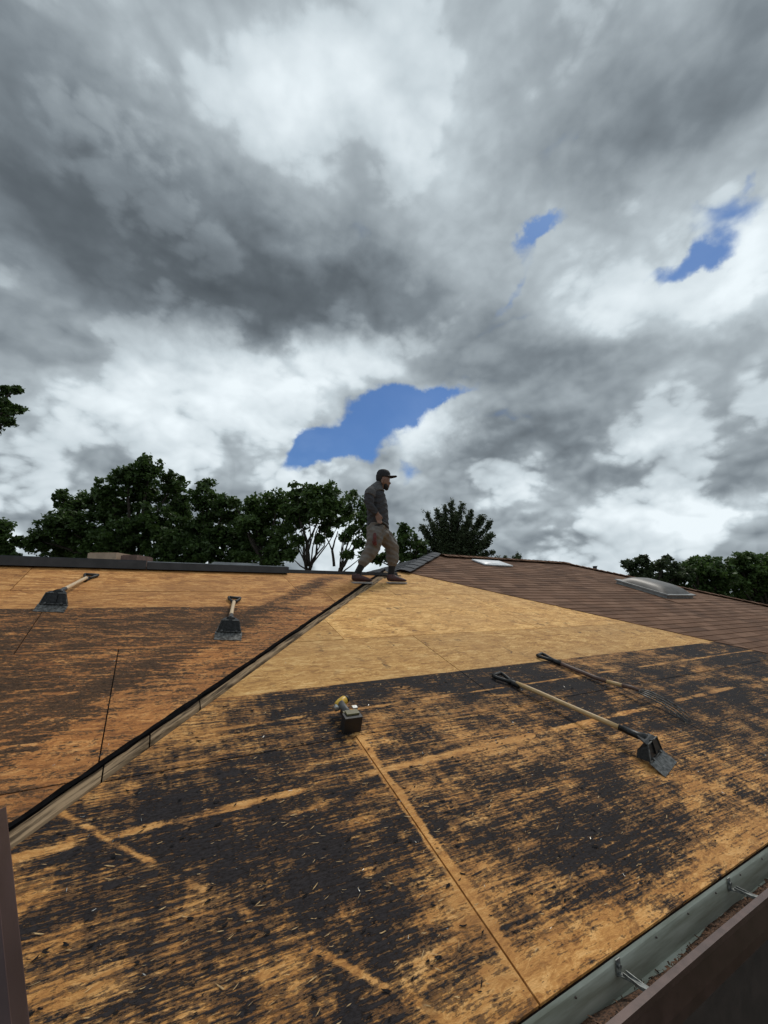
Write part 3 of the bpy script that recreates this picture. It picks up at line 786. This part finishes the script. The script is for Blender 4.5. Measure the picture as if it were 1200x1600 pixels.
# fork
a = on_roof(843, 1023, .02); c = on_roof(1078, 1128, .0); m_ = frame(a+NRM*(-(a-c).dot(NRM)), c); L = (c-a).length
fork = empty('garden_fork', c, 'curved tine fork with a dark brown taped handle, lying beside the large scraper', 'fork')
def fz(x):                                # height of the bowed shaft
    t = -x/L; return .02+.055*math.sin(min(1, max(0, (t-.0))/.62)*math.pi)*(1 if t < .62 else 0)+.0
TX = -.33
bm = bmesh.new(); loft(bm, [(-L+.16, 0, .022), (-L*.75, 0, .022), (-L*.58, 0, .027), (-L*.5, 0, .036)], .0165, 12); from_bm(bm, 'handle', M['handle_old'], fork, m_, smooth=True)
bm = bmesh.new(); loft(bm, [(-L*.5+.001, 0, .036), (-L*.44, 0, .048), (-L*.38, 0, .060)], [.0162, .016, .0155], 12)
prop(from_bm(bm, 'handle', M['handle_ash'], fork, m_, smooth=True), 'bare golden lower end of the handle')
bm = bmesh.new(); loft(bm, [(-L*.40, 0, .056), (-.40, 0, .071), (TX, 0, .073)], [.0175, .0155, .012], 12); from_bm(bm, 'socket', M['handle_old'], fork, m_, smooth=True)
bm = bmesh.new(); loft(bm, [(TX+.0, -.046, .071), (TX-.012, 0, .073), (TX+.0, .046, .071)], .008, 8); from_bm(bm, 'tine_bar', M['black_steel'], fork, m_, smooth=True)
for k in range(4):
    s = (k-1.5)/1.2; bm = bmesh.new()
    loft(bm, [(TX-.005, s*.044, .072), (TX+.06, s*.055, .074), (TX+.15, s*.060, .066), (TX+.24, s*.061, .044), (TX+.305, s*.060, .018), (TX+.335, s*.060, .005)], [.0058, .0055, .0055, .005, .004, .0015], 8, up=(0, 1, 0))
    from_bm(bm, 'tine', M['worn_steel'], fork, m_, smooth=True)
grip(fork, m_, L, .022, wdt=.095)

# cordless tool
bc = on_roof(551, 1147, 0); ux = Vector((1, -.05, 0)).normalized(); uy = (Vector((0, 1, SL)).normalized()); uy = (uy-ux*uy.dot(ux)).normalized(); uz = ux.cross(uy)
tm = Matrix((ux, uy, uz)).transposed().to_4x4(); tm.translation = bc; tm = tm @ Matrix.Scale(.86, 4)
tool = empty('cordless_nailer', bc, 'yellow and black cordless power tool with its battery facing down the roof', 'power tool')
bm = bmesh.new(); box(bm, (0, .040, .053), (.118, .062, .100)); from_bm(bm, 'battery', M['black_plastic'], tool, tm, bevel=.010)
bm = bmesh.new(); box(bm, (.002, .085, .060), (.098, .024, .085)); box(bm, (.004, .060, .1085), (.085, .045, .012)); from_bm(bm, 'battery_mount', M['khaki'], tool, tm, bevel=.005)
bm = bmesh.new(); loft(bm, [(.0, .085, .072), (-.008, .14, .082), (-.020, .20, .088)], [(.024, .028), (.020, .024), (.024, .028)], 12); from_bm(bm, 'handle', M['grey_plastic'], tool, tm, smooth=True)
bm = bmesh.new(); loft(bm, [(-.040, .205, .070), (-.036, .208, .074), (-.010, .222, .084), (.022, .236, .092), (.028, .238, .092)], [.022, .029, .031, .030, .022], 14); from_bm(bm, 'motor_housing', M['yellow'], tool, tm, smooth=True)
bm = bmesh.new(); loft(bm, [(-.062, .195, .058), (-.044, .202, .066), (-.040, .204, .069)], [.018, .026, .027], 12); from_bm(bm, 'nose', M['steel'], tool, tm, smooth=True)
bm = bmesh.new(); loft(bm, [(.027, .238, .092), (.044, .246, .096)], [.029, .023], 12); from_bm(bm, 'end_cap', M['black_plastic'], tool, tm, smooth=True)
bm = bmesh.new(); box(bm, (.040, .105, .115), (.032, .030, .006)); box(bm, (.054, .105, .100), (.004, .030, .030)); from_bm(bm, 'belt_hook', M['steel'], tool, tm, bevel=.002)
bm = bmesh.new(); box(bm, (-.012, .165, .045), (.016, .055, .035)); from_bm(bm, 'trigger', M['black_plastic'], tool, tm, bevel=.005)

# things behind the ridge
def bundle(px0, px1, ptop, D, lab, m_, h):
    p0 = at_depth(px0, ptop, D); p1 = at_depth(px1, ptop, D); c = (p0+p1)/2; wd = (p1-p0).length
    bm = bmesh.new(); mm = Matrix.Translation((c.x, c.y, c.z-h/2)) @ Matrix.Rotation(-YAW, 4, 'Z'); box(bm, (0, 0, 0), (wd, .34, h), mm)
    box(bm, (0, 0, h/2+.004), (wd*.97, .30, .008), mm)
    return prop(from_bm(bm, 'shingle_bundle', m_, None, bevel=.012), lab, 'bundle')
bundle(153, 196, 866.5, 4.95, 'tan wrapped bundle lying just behind the dark left ridge', M['bundle'], .34)
bundle(203, 227, 870, 4.95, 'small reddish brown bundle beside the tan bundle behind the ridge', M['bundle2'], .32)
bm = bmesh.new(); pts = [at_depth(*q) for q in ((128, 877, 4.75), (136, 872.5, 4.78), (148, 868.5, 4.85), (156, 869, 4.92))]
loft(bm, pts, .006, 6); prop(from_bm(bm, 'cord', M['cord'], None, smooth=True), 'thin dark cord curving over the ridge to the tan bundle', 'cord')

# scraps on the deck
def scraps(name, lab, cat, m_, n, fn, size, asp, lift):
    v = []; f = []
    for i in range(n):
        q = fn()
        if q is None: continue
        x, y, bs = q; L = random.uniform(*size)*random.uniform(.5, 1); wd = L*random.uniform(*asp); a = random.gauss(0, .35)
        if name == 'nails_and_staples': a = random.uniform(0, 3.14)
        d = Vector((math.cos(a), math.sin(a)))*L; s_ = Vector((-math.sin(a), math.cos(a)))*wd; n0 = len(v)
        l0 = bs+random.uniform(.001, lift)
        ring = [(-1, 0), (-.6, .8), (.1, .9), (.7, .6), (1, -.1), (.5, -.9), (-.4, -.8), (-.5, -.2)]
        for (aa, bb) in ring:
            aa *= random.uniform(.7, 1.2); bb *= random.uniform(.5, 1.3); o_ = d*aa+s_*bb
            v.append(S(x+o_.x, y+o_.y, l0+random.uniform(0, lift)*abs(aa)))
        f.append(tuple(range(n0, n0+8)))
    me = mesh_np(name, np.array(v), np.array(f)); prop(link(name, me, m_), lab, cat, kind='stuff')
def reg_right():
    x = random.uniform(-.3, 6.5); y = random.uniform(1.10, 2.66)
    return (x, y, 0) if y < x+HB-.1 and x+y < 9 and random.random() < 1.3/(1+.25*x) else None
def reg_left():
    y = random.uniform(2.2, 4.08); x = random.uniform(-2.5, y-HA-.03); return (x, y, LIFT)
scraps('felt_scraps', 'ragged scraps of black roofing felt left on the right slope', 'felt scraps', M['felt'], 2600, reg_right, (.004, .018), (.15, .45), .0035)
scraps('wood_slivers', 'thin pale wood splinters scattered over the black felt', 'splinters', M['sliver'], 2600, reg_right, (.004, .020), (.05, .16), .003)
def reg_any():
    r_ = random.random()
    if r_ < .6: return reg_right()
    if r_ < .85: return reg_left()
    y = random.uniform(2.7, 5.2); x = random.uniform(y-HB+.1, 9.1-y) if 9.1-y > y-HB+.1 else None
    return (x, y, 0) if x else None
scraps('nails_and_staples', 'small bright nails and staples left on the roof boards', 'nails', M['nail'], 500, reg_any, (.004, .012), (.08, .14), .004)
scraps('felt_flakes', 'brown black flakes of felt on the left slope', 'felt scraps', M['deck_under'], 1300, reg_left, (.004, .018), (.10, .35), .003)

# ------------------------------------------------------------------ the worker
dep = bpy.context.evaluated_depsgraph_get
def blobmesh(parts, voxel, smooth_it, name, m_, parent, disp=None):
    bm = bmesh.new()
    for pts, rad, *up in parts: loft(bm, pts, rad, 16, up=(up[0] if up else FWD))
    bmesh.ops.recalc_face_normals(bm, faces=bm.faces)
    me = bpy.data.meshes.new('tmp'); bm.to_mesh(me); bm.free(); o = bpy.data.objects.new('tmp', me); COL.objects.link(o)
    r_ = o.modifiers.new('r', 'REMESH'); r_.mode = 'VOXEL'; r_.voxel_size = voxel
    s_ = o.modifiers.new('s', 'SMOOTH'); s_.factor = .5; s_.iterations = smooth_it
    ev = o.evaluated_get(dep()); m2 = bpy.data.meshes.new_from_object(ev); bpy.data.objects.remove(o)
    m2.materials.clear(); m2.materials.append(m_); n_ = len(m2.vertices)
    if disp:
        cc = np.empty(n_*3, np.float32); m2.vertices.foreach_get('co', cc); cc = cc.reshape(-1, 3)
        nn = np.array([v.normal[:] for v in m2.vertices]); a = np.sin(cc[:, 2]*disp[1]+3*np.sin(cc[:, 0]*17)+2.2*np.sin(cc[:, 1]*23))*disp[0]
        a += np.sin(cc[:, 2]*disp[1]*2.3+cc[:, 0]*40)*disp[0]*.4
        cc += nn*a[:, None]; m2.vertices.foreach_set('co', cc.ravel())
    m2.polygons.foreach_set('use_smooth', [True]*len(m2.polygons)); m2.update()
    m2.name = name
    return link(name, m2, m_, parent)
D0 = 5.70
def J(px, py, t=0): return at_depth(px, py, D0+t)
u = 1/114.5                               # metres per photograph pixel at the worker
man = empty('person', at_depth(592, 911, D0), 'worker in a black cap, grey sweater and tan baggy trousers walking along the hip', 'person')
NEAR, FAR = -.10, .16
def hand(bm_parts, wrist, dirv, side):
    """palm with five bent fingers, returned as loft parts"""
    dirv = dirv.normalized(); fw = (RGT-dirv*RGT.dot(dirv)).normalized(); thin = dirv.cross(fw)
    bm_parts.append(([wrist, wrist+dirv*.03, wrist+dirv*.075, wrist+dirv*.088], [(.020, .026), (.015, .036), (.014, .039), (.011, .034)], thin.cross(dirv)))
    for k, (o_, L) in enumerate(((.028, .068), (.010, .076), (-.009, .070), (-.026, .055))):
        b0 = wrist+dirv*.075+fw*o_; bend = thin*(.012 if side else -.012)
        bm_parts.append(([b0, b0+dirv*L*.45+bend*.4+fw*.002, b0+dirv*L*.8+bend*1.3+fw*.004, b0+dirv*L+bend*2.2+fw*.006], [.0088, .0085, .0078, .0055]))
    t0 = wrist+dirv*.025+fw*.026
    bm_parts.append(([t0, t0+dirv*.028+fw*.020, t0+dirv*.058+fw*.024], [.0115, .010, .0075]))
# body: head with face, neck, torso core, arms with hands, leg cores
parts = []
hc = J(600, 750)
parts.append(([J(598.5, 741), J(598.5, 746), J(599, 751), J(600.5, 756), J(602, 760.5)], [(.068, .082), (.076, .096), (.076, .096), (.066, .078), (.045, .052)], RGT))
parts.append(([J(606.5, 752.3), J(610.2, 755.4), J(609.4, 756.6)], [.012, .012, .009]))                       # nose
parts.append(([J(604, 750.0), J(608.2, 750.6)], [(.034, .014), (.022, .010)]))                                   # brow
parts.append(([J(604.5, 758.6), J(608.8, 758.4)], [(.026, .010), (.014, .008)]))                                 # upper lip
parts.append(([J(604.5, 760.8), J(608.2, 760.8)], [(.024, .009), (.014, .008)]))                                 # lower lip
parts.append(([J(603, 763), J(606.4, 764.2)], [(.034, .020), (.018, .014)]))                                     # chin
for t in (-.078, .078): parts.append(([J(597.3, 749.5, t), J(597.0, 753.5, t), J(597.6, 756, t)], [(.010, .014), (.012, .018), (.008, .010)]))   # ears
parts.append(([J(597, 757), J(593, 764), J(590, 772)], [(.052, .056), (.055, .058), (.070, .062)], RGT))
parts.append(([J(588, 768), J(588, 785), J(590, 808), J(590, 830)], [(.13, .08), (.135, .09), (.12, .095), (.115, .10)], RGT))
wn = J(589.8, 802.5, NEAR-.12); wf = J(596.5, 800, FAR+.08)
parts.append(([J(579.5, 769, NEAR-.08), J(577.5, 790, NEAR-.12), wn], [.045, .040, .026]))
parts.append(([J(590, 769, FAR), J(588, 790, FAR+.08), wf], [.045, .040, .026]))
hand(parts, wn, J(592.5, 815, NEAR-.12)-wn, True); hand(parts, wf, J(601, 812, FAR+.03)-wf, False)
parts.append(([J(588, 832, NEAR), J(580, 860, NEAR), J(564, 888, NEAR)], [.075, .055, .035]))
parts.append(([J(592, 832, FAR*.6), J(613, 857, FAR*.8), J(612, 893, FAR)], [.075, .055, .035]))
blobmesh(parts, .0065, 3, 'body', M['skin'], man)
for t in (-.026, .026):                    # eyes
    bm = bmesh.new(); bmesh.ops.create_uvsphere(bm, u_segments=10, v_segments=8, radius=.010, matrix=Matrix.Translation(J(606.6, 752.0, t))); prop(from_bm(bm, 'eye', M['sole'], man, smooth=True))
# beard and hair below the cap
blobmesh([([J(601.5, 757.5), J(603.2, 762), J(605.2, 765.6)], [(.066, .040), (.054, .040), (.026, .020)], RGT)], .006, 3, 'beard', M['hair'], man)
blobmesh([([J(596.0, 743), J(595.0, 750), J(595.2, 756)], [(.080, .080), (.078, .070), (.060, .040)], RGT)], .007, 3, 'hair', M['hair'], man)
# cap
blobmesh([([J(599.8, 733.6), J(599.6, 735.5), J(599.3, 739), J(599, 743.5), J(599, 747)], [(.030, .035), (.066, .078), (.084, .098), (.088, .102), (.086, .100)], RGT),
          ([J(605, 745.8), J(612, 745.4), J(618, 744.6), J(620.6, 744.4)], [(.080, .012), (.074, .009), (.056, .008), (.030, .006)], RGT)], .007, 4, 'cap', M['cap'], man)
# sweater
def torso(top): return top
sw = [([J(590.5, 760), J(588, 766), J(588, 775), J(589, 790), J(590, 806), J(590.5, 820), J(591, 826)], [(.075, .072), (.150, .098), (.185, .128), (.180, .148), (.165, .150), (.160, .150), (.156, .142)], RGT),
      ([J(582.5, 766, NEAR-.03), J(578.0, 772, NEAR-.08), J(576.3, 783, NEAR-.12), J(579.5, 793, NEAR-.13), J(588.5, 803, NEAR-.12)], [(.062, .064), (.076, .078), (.070, .074), (.058, .060), (.040, .042)]),
      ([J(593, 766, FAR-.05), J(592, 775, FAR+.02), J(592, 788, FAR+.05), J(596, 800, FAR+.07)], [(.06, .062), (.070, .070), (.060, .060), (.040, .040)])]
blobmesh(sw, .010, 5, 'sweater', M['sweater'], man, (.004, 75))
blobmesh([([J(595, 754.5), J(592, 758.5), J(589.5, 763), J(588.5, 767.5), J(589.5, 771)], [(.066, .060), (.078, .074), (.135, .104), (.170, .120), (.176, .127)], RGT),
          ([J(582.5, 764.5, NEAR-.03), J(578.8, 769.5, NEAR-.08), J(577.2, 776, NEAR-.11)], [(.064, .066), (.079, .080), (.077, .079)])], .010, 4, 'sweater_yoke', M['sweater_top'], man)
# trousers
tr = [([J(590, 819), J(590, 826), J(590.5, 836), J(590.5, 843)], [(.158, .136), (.172, .156), (.168, .160), (.135, .13)], RGT),
      ([J(587.5, 828, NEAR*.7), J(586, 843, NEAR), J(581.5, 857, NEAR), J(575, 868, NEAR), J(567.5, 879, NEAR), J(565, 883.5, NEAR)], [(.105, .125), (.112, .128), (.098, .105), (.085, .090), (.074, .076), (.050, .052)]),
      ([J(594, 828, FAR*.4), J(602, 841, FAR*.55), J(611.5, 854, FAR*.75), J(613.5, 866, FAR*.9), J(612.8, 879, FAR), J(612.5, 886, FAR)], [(.105, .125), (.112, .125), (.102, .104), (.092, .088), (.080, .074), (.055, .052)])]
blobmesh(tr, .010, 3, 'trousers', M['trousers'], man, (.008, 42))
# belt end / dark cloth at the waist, red glove in the back pocket
blobmesh([([J(596, 815.5, -.15), J(602, 819.5, -.13), J(607.5, 826, -.09)], [.022, .020, .012])], .007, 2, 'waist_cord', M['belt'], man)
blobmesh([([J(585.5, 833, -.235), J(585.5, 840, -.245), J(586, 848, -.24)], [(.020, .030), (.026, .036), (.022, .030)]),
          ([J(582.5, 845, -.24), J(583.5, 851, -.235)], [.012, .010]), ([J(587.5, 846, -.24), J(588, 852, -.235)], [.012, .010]), ([J(585.5, 846, -.24), J(585.6, 853, -.235)], [.012, .009])], .006, 2, 'glove', M['glove'], man)
# socks and shoes
def shoe(hx, tx, yb, t, D_sole):
    heel = on_roof(hx, yb, D_sole); toe = on_roof(tx, yb, D_sole)
    g0 = heel.z
    L = (toe-heel).length; xd = (toe-heel); xd.z = 0; xd = xd.normalized(); sdv = Vector((-xd.y, xd.x, 0))
    def P_(f, s, z): return heel+xd*(L*f)+sdv*s+Vector((0, 0, z*1.22))
    hw = [(0.0, .028), (.06, .036), (.3, .040), (.55, .044), (.75, .050), (.9, .042), (1.0, .018)]
    bm = bmesh.new(); prev = None
    for f_, w_ in hw:
        cur = [bm.verts.new(P_(f_, -w_, .0)), bm.verts.new(P_(f_, w_, .0)), bm.verts.new(P_(f_, w_*1.05, .017)), bm.verts.new(P_(f_, -w_*1.05, .017))]
        if prev:
            for k in range(4): bm.faces.new((prev[k], prev[(k+1)%4], cur[(k+1)%4], cur[k]))
        else: bm.faces.new(cur[::-1])
        prev = cur
    bm.faces.new(prev)
    so_ = from_bm(bm, 'sole', M['sole'], None, bevel=.003)
    up_parts = [([P_(.01, 0, .045), P_(.15, 0, .058), P_(.35, 0, .058), P_(.6, 0, .048), P_(.82, 0, .040), P_(.97, 0, .034)], [(.022, .024), (.036, .045), (.040, .046), (.044, .034), (.045, .024), (.026, .012)], (0, 0, 1)),
                ([P_(.10, 0, .05), P_(.10, 0, .098)], [(.040, .036), (.036, .032)], (0, 1, 0)), ([P_(.22, 0, .07), P_(.24, 0, .10)], [(.038, .034), (.034, .030)], (0, 1, 0))]
    sh = blobmesh(up_parts, .006, 2, 'shoe', M['shoe'], man)
    so_.parent = sh; so_.matrix_parent_inverse = Matrix.Translation(man.location).inverted().inverted() @ Matrix.Identity(4) if False else (Matrix.Identity(4)); PW[so_.name] = Matrix.Identity(4)
    for k in range(4):                     # laces
        bm = bmesh.new(); z_ = .098-.012*k; loft(bm, [P_(.34+.07*k, -.026, z_-.004), P_(.35+.07*k, 0, z_+.004), P_(.34+.07*k, .026, z_-.004)], .0035, 6); from_bm(bm, 'lace', M['belt'], sh)
    return P_
P1 = shoe(550.5, 581.5, 911.5, 0, .018); P2 = shoe(605.5, 635.0, 911.5, 0, .002)
blobmesh([([J(567, 880, NEAR), J(562, 889, NEAR), J(556.5, 899, NEAR)], [(.050, .048), (.046, .044), (.044, .042)])], .008, 2, 'sock', M['sock'], man)
blobmesh([([J(612.5, 883, FAR), J(611.5, 893, FAR), J(609.5, 901, FAR)], [(.052, .048), (.046, .044), (.044, .042)])], .008, 2, 'sock', M['sock'], man)

# ------------------------------------------------------------------ trees
def leaves(centers, radii, per, size, squash=.8, tip=None):
    n = len(centers); c = np.repeat(np.array(centers), per, 0); r_ = np.repeat(np.array(radii), per)
    d = rng.normal(size=(n*per, 3)); d /= np.linalg.norm(d, axis=1)[:, None]
    rad = r_*np.power(rng.random(n*per), .45); d2 = d*rad[:, None]; d2[:, 2] *= squash; c = c+d2
    nrm = rng.normal(size=c.shape)+np.array([0, 0, .9]); nrm /= np.linalg.norm(nrm, axis=1)[:, None]
    t = np.cross(nrm, rng.normal(size=c.shape)); t /= np.linalg.norm(t, axis=1)[:, None]; b_ = np.cross(nrm, t)
    s_ = size*1.12*rng.uniform(.6, 1.3, (len(c), 1)); a = t*s_; e = b_*s_*.62
    v = np.stack([c-a, c-a*.1-e+nrm*s_*.12, c+a, c-a*.1+e+nrm*s_*.12], 1).reshape(-1, 3)
    return v, np.arange(len(v)).reshape(-1, 4)
def limb(bm, a, b_, r0, r1, n=4, wig=.12):
    L = (b_-a).length; pts = [a.lerp(b_, i/n)+Vector((random.uniform(-1, 1), random.uniform(-1, 1), random.uniform(-.5, .5)))*L*wig*(0 if i in (0, n) else .4) for i in range(n+1)]
    loft(bm, pts, [r0+(r1-r0)*i/n for i in range(n+1)], 7)
def tree(name, lab, lobes, D, trunk_px, lm, per=26, size=.085, dens=1.0, tr=.16, group='trees behind the ridge', branches=None, depthspread=1.0, cl=.30):
    """lobes: (px, py, r) surveyed on the crown at distance D; trunk stands on the ground"""
    S_ = D/650
    pos = []
    for (px, py, r_) in lobes: pos.append((at_depth(px, py, D+random.uniform(-1, 1)*r_*S_*depthspread), r_*S_*1.02))
    base = at_depth(trunk_px, 900, D); base.z = 0
    root = empty(name, base, lab, 'tree', group)
    bm = bmesh.new(); mz = min(p_[0].z for p_ in pos)
    fork_ = Vector((base.x, base.y, max(2.5, mz-.6))); limb(bm, base, fork_, tr, tr*.75, 5, .03)
    for p_, r_ in pos: limb(bm, fork_+Vector((random.uniform(-.1, .1), 0, -.2)), p_, tr*.5, tr*.1, 5, .10)
    if branches:
        for seq in branches:
            for q0, q1, r0, r1 in seq: limb(bm, at_depth(*q0, D), at_depth(*q1, D), r0, r1, 4, .05)
    from_bm(bm, 'trunk', M['bark'], root, smooth=True)
    cs = []; rs = []
    for p_, r_ in pos:
        n = max(10, int(40*dens*(r_/.8)**2))
        for i in range(n):
            d = Vector(rng.normal(size=3)).normalized(); k = r_*random.uniform(.2, 1.0)
            cs.append(tuple(p_+Vector((d.x, d.y, d.z*.92))*k)); rs.append(random.uniform(.5, 1.1)*cl)
    v, f = leaves(cs, rs, per, size); me = mesh_np('crown', v, f); link('crown', me, lm, root)
    return root
A_, B_, C_ = M['leaf_a'], M['leaf_b'], M['leaf_c']
tree('shade_tree', 'largest dark leafy tree with the highest crown left of the worker',
     [(235,735,26),(200,745,24),(272,757,24),(175,770,26),(225,775,34),(145,785,28),(280,790,28),(110,795,26),(180,805,36),(240,820,40),(90,820,28),(130,830,36),(62,845,24),(290,830,30),(190,850,40),(270,860,40),(100,858,34),(150,865,36),(225,720,12),(95,778,13)], 23, 200, A_, 30, .10, 1.0, .3)
tree('shade_tree', 'second dark leafy tree right of the largest one, with a narrow pointed top',
     [(322,762,14),(318,780,22),(345,790,20),(325,812,28),(365,805,16),(300,825,24),(352,835,30),(378,845,18),(320,858,34),(372,868,26),(300,870,20)], 22, 335, A_, 30, .10, 1.0, .24)
tree('shade_tree', 'broad dark leafy tree in the middle of the row, right of the pointed one',
     [(395,790,24),(428,783,24),(410,812,32),(448,800,24),(380,820,22),(405,845,34),(440,835,26),(452,860,16),(425,868,24),(365,786,10),(385,868,22)], 21, 420, B_, 28, .09, 1.0, .22)
tree('shade_tree', 'open leafy tree whose two bare trunks show against the sky',
     [(465,770,18),(490,768,20),(515,772,18),(475,790,26),(505,795,26),(528,792,14),(455,800,16),(470,815,18),(510,820,20),(532,815,10),(465,845,9),(452,868,10),(500,842,10)], 20, 481, B_, 28, .09, 1.2, .09,
     branches=[[((481,885),(480,850),.12,.09),((480,850),(470,815),.08,.03),((480,850),(497,815),.07,.03),((480,865),(490,835),.04,.02)],[((522,885),(519,860),.07,.06),((519,860),(528,830),.05,.02),((519,860),(508,835),.04,.02)]])
tree('shade_tree', 'small slender tree with a leaning trunk directly behind the worker',
     [(550,783,16),(568,790,14),(545,803,16),(563,812,18),(578,800,12),(548,828,9),(575,828,9),(560,850,8),(545,868,7),(540,842,6),(572,866,8)], 18, 530, B_, 26, .08, .9, .07,
     branches=[[((530,890),(548,866),.06,.05),((548,866),(560,845),.05,.035),((560,845),(563,815),.035,.02),((556,852),(580,842),.02,.01),((548,866),(568,870),.02,.01)]])
tree('shade_tree', 'small round leafy tree showing behind the worker to the right',
     [(632,828,14),(622,845,16),(645,845,14),(655,855,12),(630,866,18),(605,868,12),(650,872,14),(590,872,10)], 19, 632, A_, 28, .085, 1.0, .12)
tree('shade_tree', 'dark tree cut by the left edge, its low crown just above the ridge',
     [(5,825,16),(-12,835,24),(18,848,14),(0,862,24),(24,872,10),(-30,820,24),(-30,860,30)], 22, -25, A_, 28, .095, 1.0, .2)
# near tree whose bough enters at the left
S_ = 10/650
tree('shade_tree', 'nearer leafy bough hanging into view high at the left edge',
     [(10,612,9),(24,610,6),(5,630,14),(18,640,10),(2,652,12),(14,660,8),(28,640,4),(-10,670,12),(-20,620,26),(-60,640,50),(-120,600,70),(-200,660,80)], 11, -160, A_, 26, .055, 1.3, .2, cl=.16)
# feathery evergreen: boughs sweeping up and out
def feathery(name, lab, base_px, D, tips, group, size=.05, w_=.5, thick=1.0):
    base = at_depth(base_px, 900, D); base.z = 0; root = empty(name, base, lab, 'tree', group)
    bm = bmesh.new(); cs = []; rs = []
    if thick == 1: tips = tips+[((x0+random.uniform(-6, 6), y0+4), (x1+random.uniform(-12, 12), y1+random.uniform(0, 26))) for (x0, y0), (x1, y1) in tips]
    for (x0, y0), (x1, y1) in tips:
        dd = random.uniform(-.6, .6); a = at_depth(x0, y0, D); e = at_depth(x1, y1, D+dd); limb(bm, a, e, .045*thick, .012*thick, 4, .06)
        L = (e-a).length; n = int(L/.085)
        for i in range(n):
            t = (i+.5)/n; c = a.lerp(e, t); sp = w_*(.85-.62*t)*.75
            for k in range(4):
                o_ = Vector(rng.normal(size=3))*sp*random.uniform(.3, .75); o_.z = abs(o_.z)*.9-.05; cs.append(tuple(c+o_)); rs.append(random.uniform(.07, .15))
    limb(bm, base, at_depth(base_px, 850 if thick == 1 else 885, D), .16*thick, .08*thick, 5, .02)
    from_bm(bm, 'trunk', M['bark'], root, smooth=True)
    v, f = leaves(cs, rs, 14, size, 1.3); link('crown', mesh_np('crown', v, f), C_, root)
feathery('evergreen_tree', 'feathery evergreen with upswept boughs between the worker and the white skylight', 705, 20,
    [((700,880),(666,800)),((700,870),(682,795)),((702,865),(695,790)),((705,860),(706,782)),((708,862),(722,786)),((712,868),(738,797)),((715,875),(752,805)),((718,880),(768,815)),
     ((715,880),(770,835)),((700,885),(660,820)),((700,885),(668,840)),((715,885),(760,850)),((718,888),(772,862)),((705,880),(725,820)),((700,880),(690,830)),((708,885),(742,830)),
     ((700,890),(655,850)),((700,890),(670,870)),((710,890),(690,860)),((712,890),(735,862)),((706,870),(714,800)),((703,870),(675,815)),((720,895),(752,870))], 'trees behind the ridge', .045, .55)
feathery('young_shrub', 'tiny leafy top poking over the ridge right of the white skylight', 808, 18, [((808,890),(808,865)),((806,890),(804,870)),((810,890),(812,868))], None, .04, .22, .2)
feathery('young_shrub', 'smallest leafy tip at the right end of the white skylight', 791, 18, [((791,890),(790,869)),((790,890),(789,872))], None, .04, .18, .2)
# right-hand belt
tree('hedgerow_tree', 'spiky dark shrub tree at the left end of the right hand tree belt',
     [(985,886,9),(1000,880,10),(1018,888,12),(1010,900,14),(1035,880,10),(1050,888,14),(990,900,9),(1035,905,16),(1060,900,16),(1005,873,5),(1040,873,5),(978,880,4)], 24, 1020, C_, 26, .10, 1.1, .15, 'trees of the right hand belt')
tree('hedgerow_tree', 'rounded green tree in the middle of the right hand belt',
     [(1080,880,12),(1100,876,13),(1070,895,18),(1105,893,20),(1120,880,12),(1095,912,20),(1130,900,20),(1085,925,18),(1060,918,16),(1122,922,18)], 25, 1095, A_, 28, .10, 1.1, .2, 'trees of the right hand belt')
tree('hedgerow_tree', 'tallest bright green tree of the right hand belt, cut by the right edge',
     [(1150,876,13),(1172,872,12),(1190,878,14),(1160,892,20),(1190,898,22),(1215,880,22),(1150,912,20),(1180,922,20),(1210,920,24),(1240,890,30),(1245,930,34),(1105,935,18),(1135,932,18),(1165,938,18),(1195,945,20)], 26, 1190, B_, 28, .10, 1.1, .2, 'trees of the right hand belt')
print('objects', len(bpy.data.objects), 'tris', sum(len(m_.polygons) for m_ in bpy.data.meshes)*2)
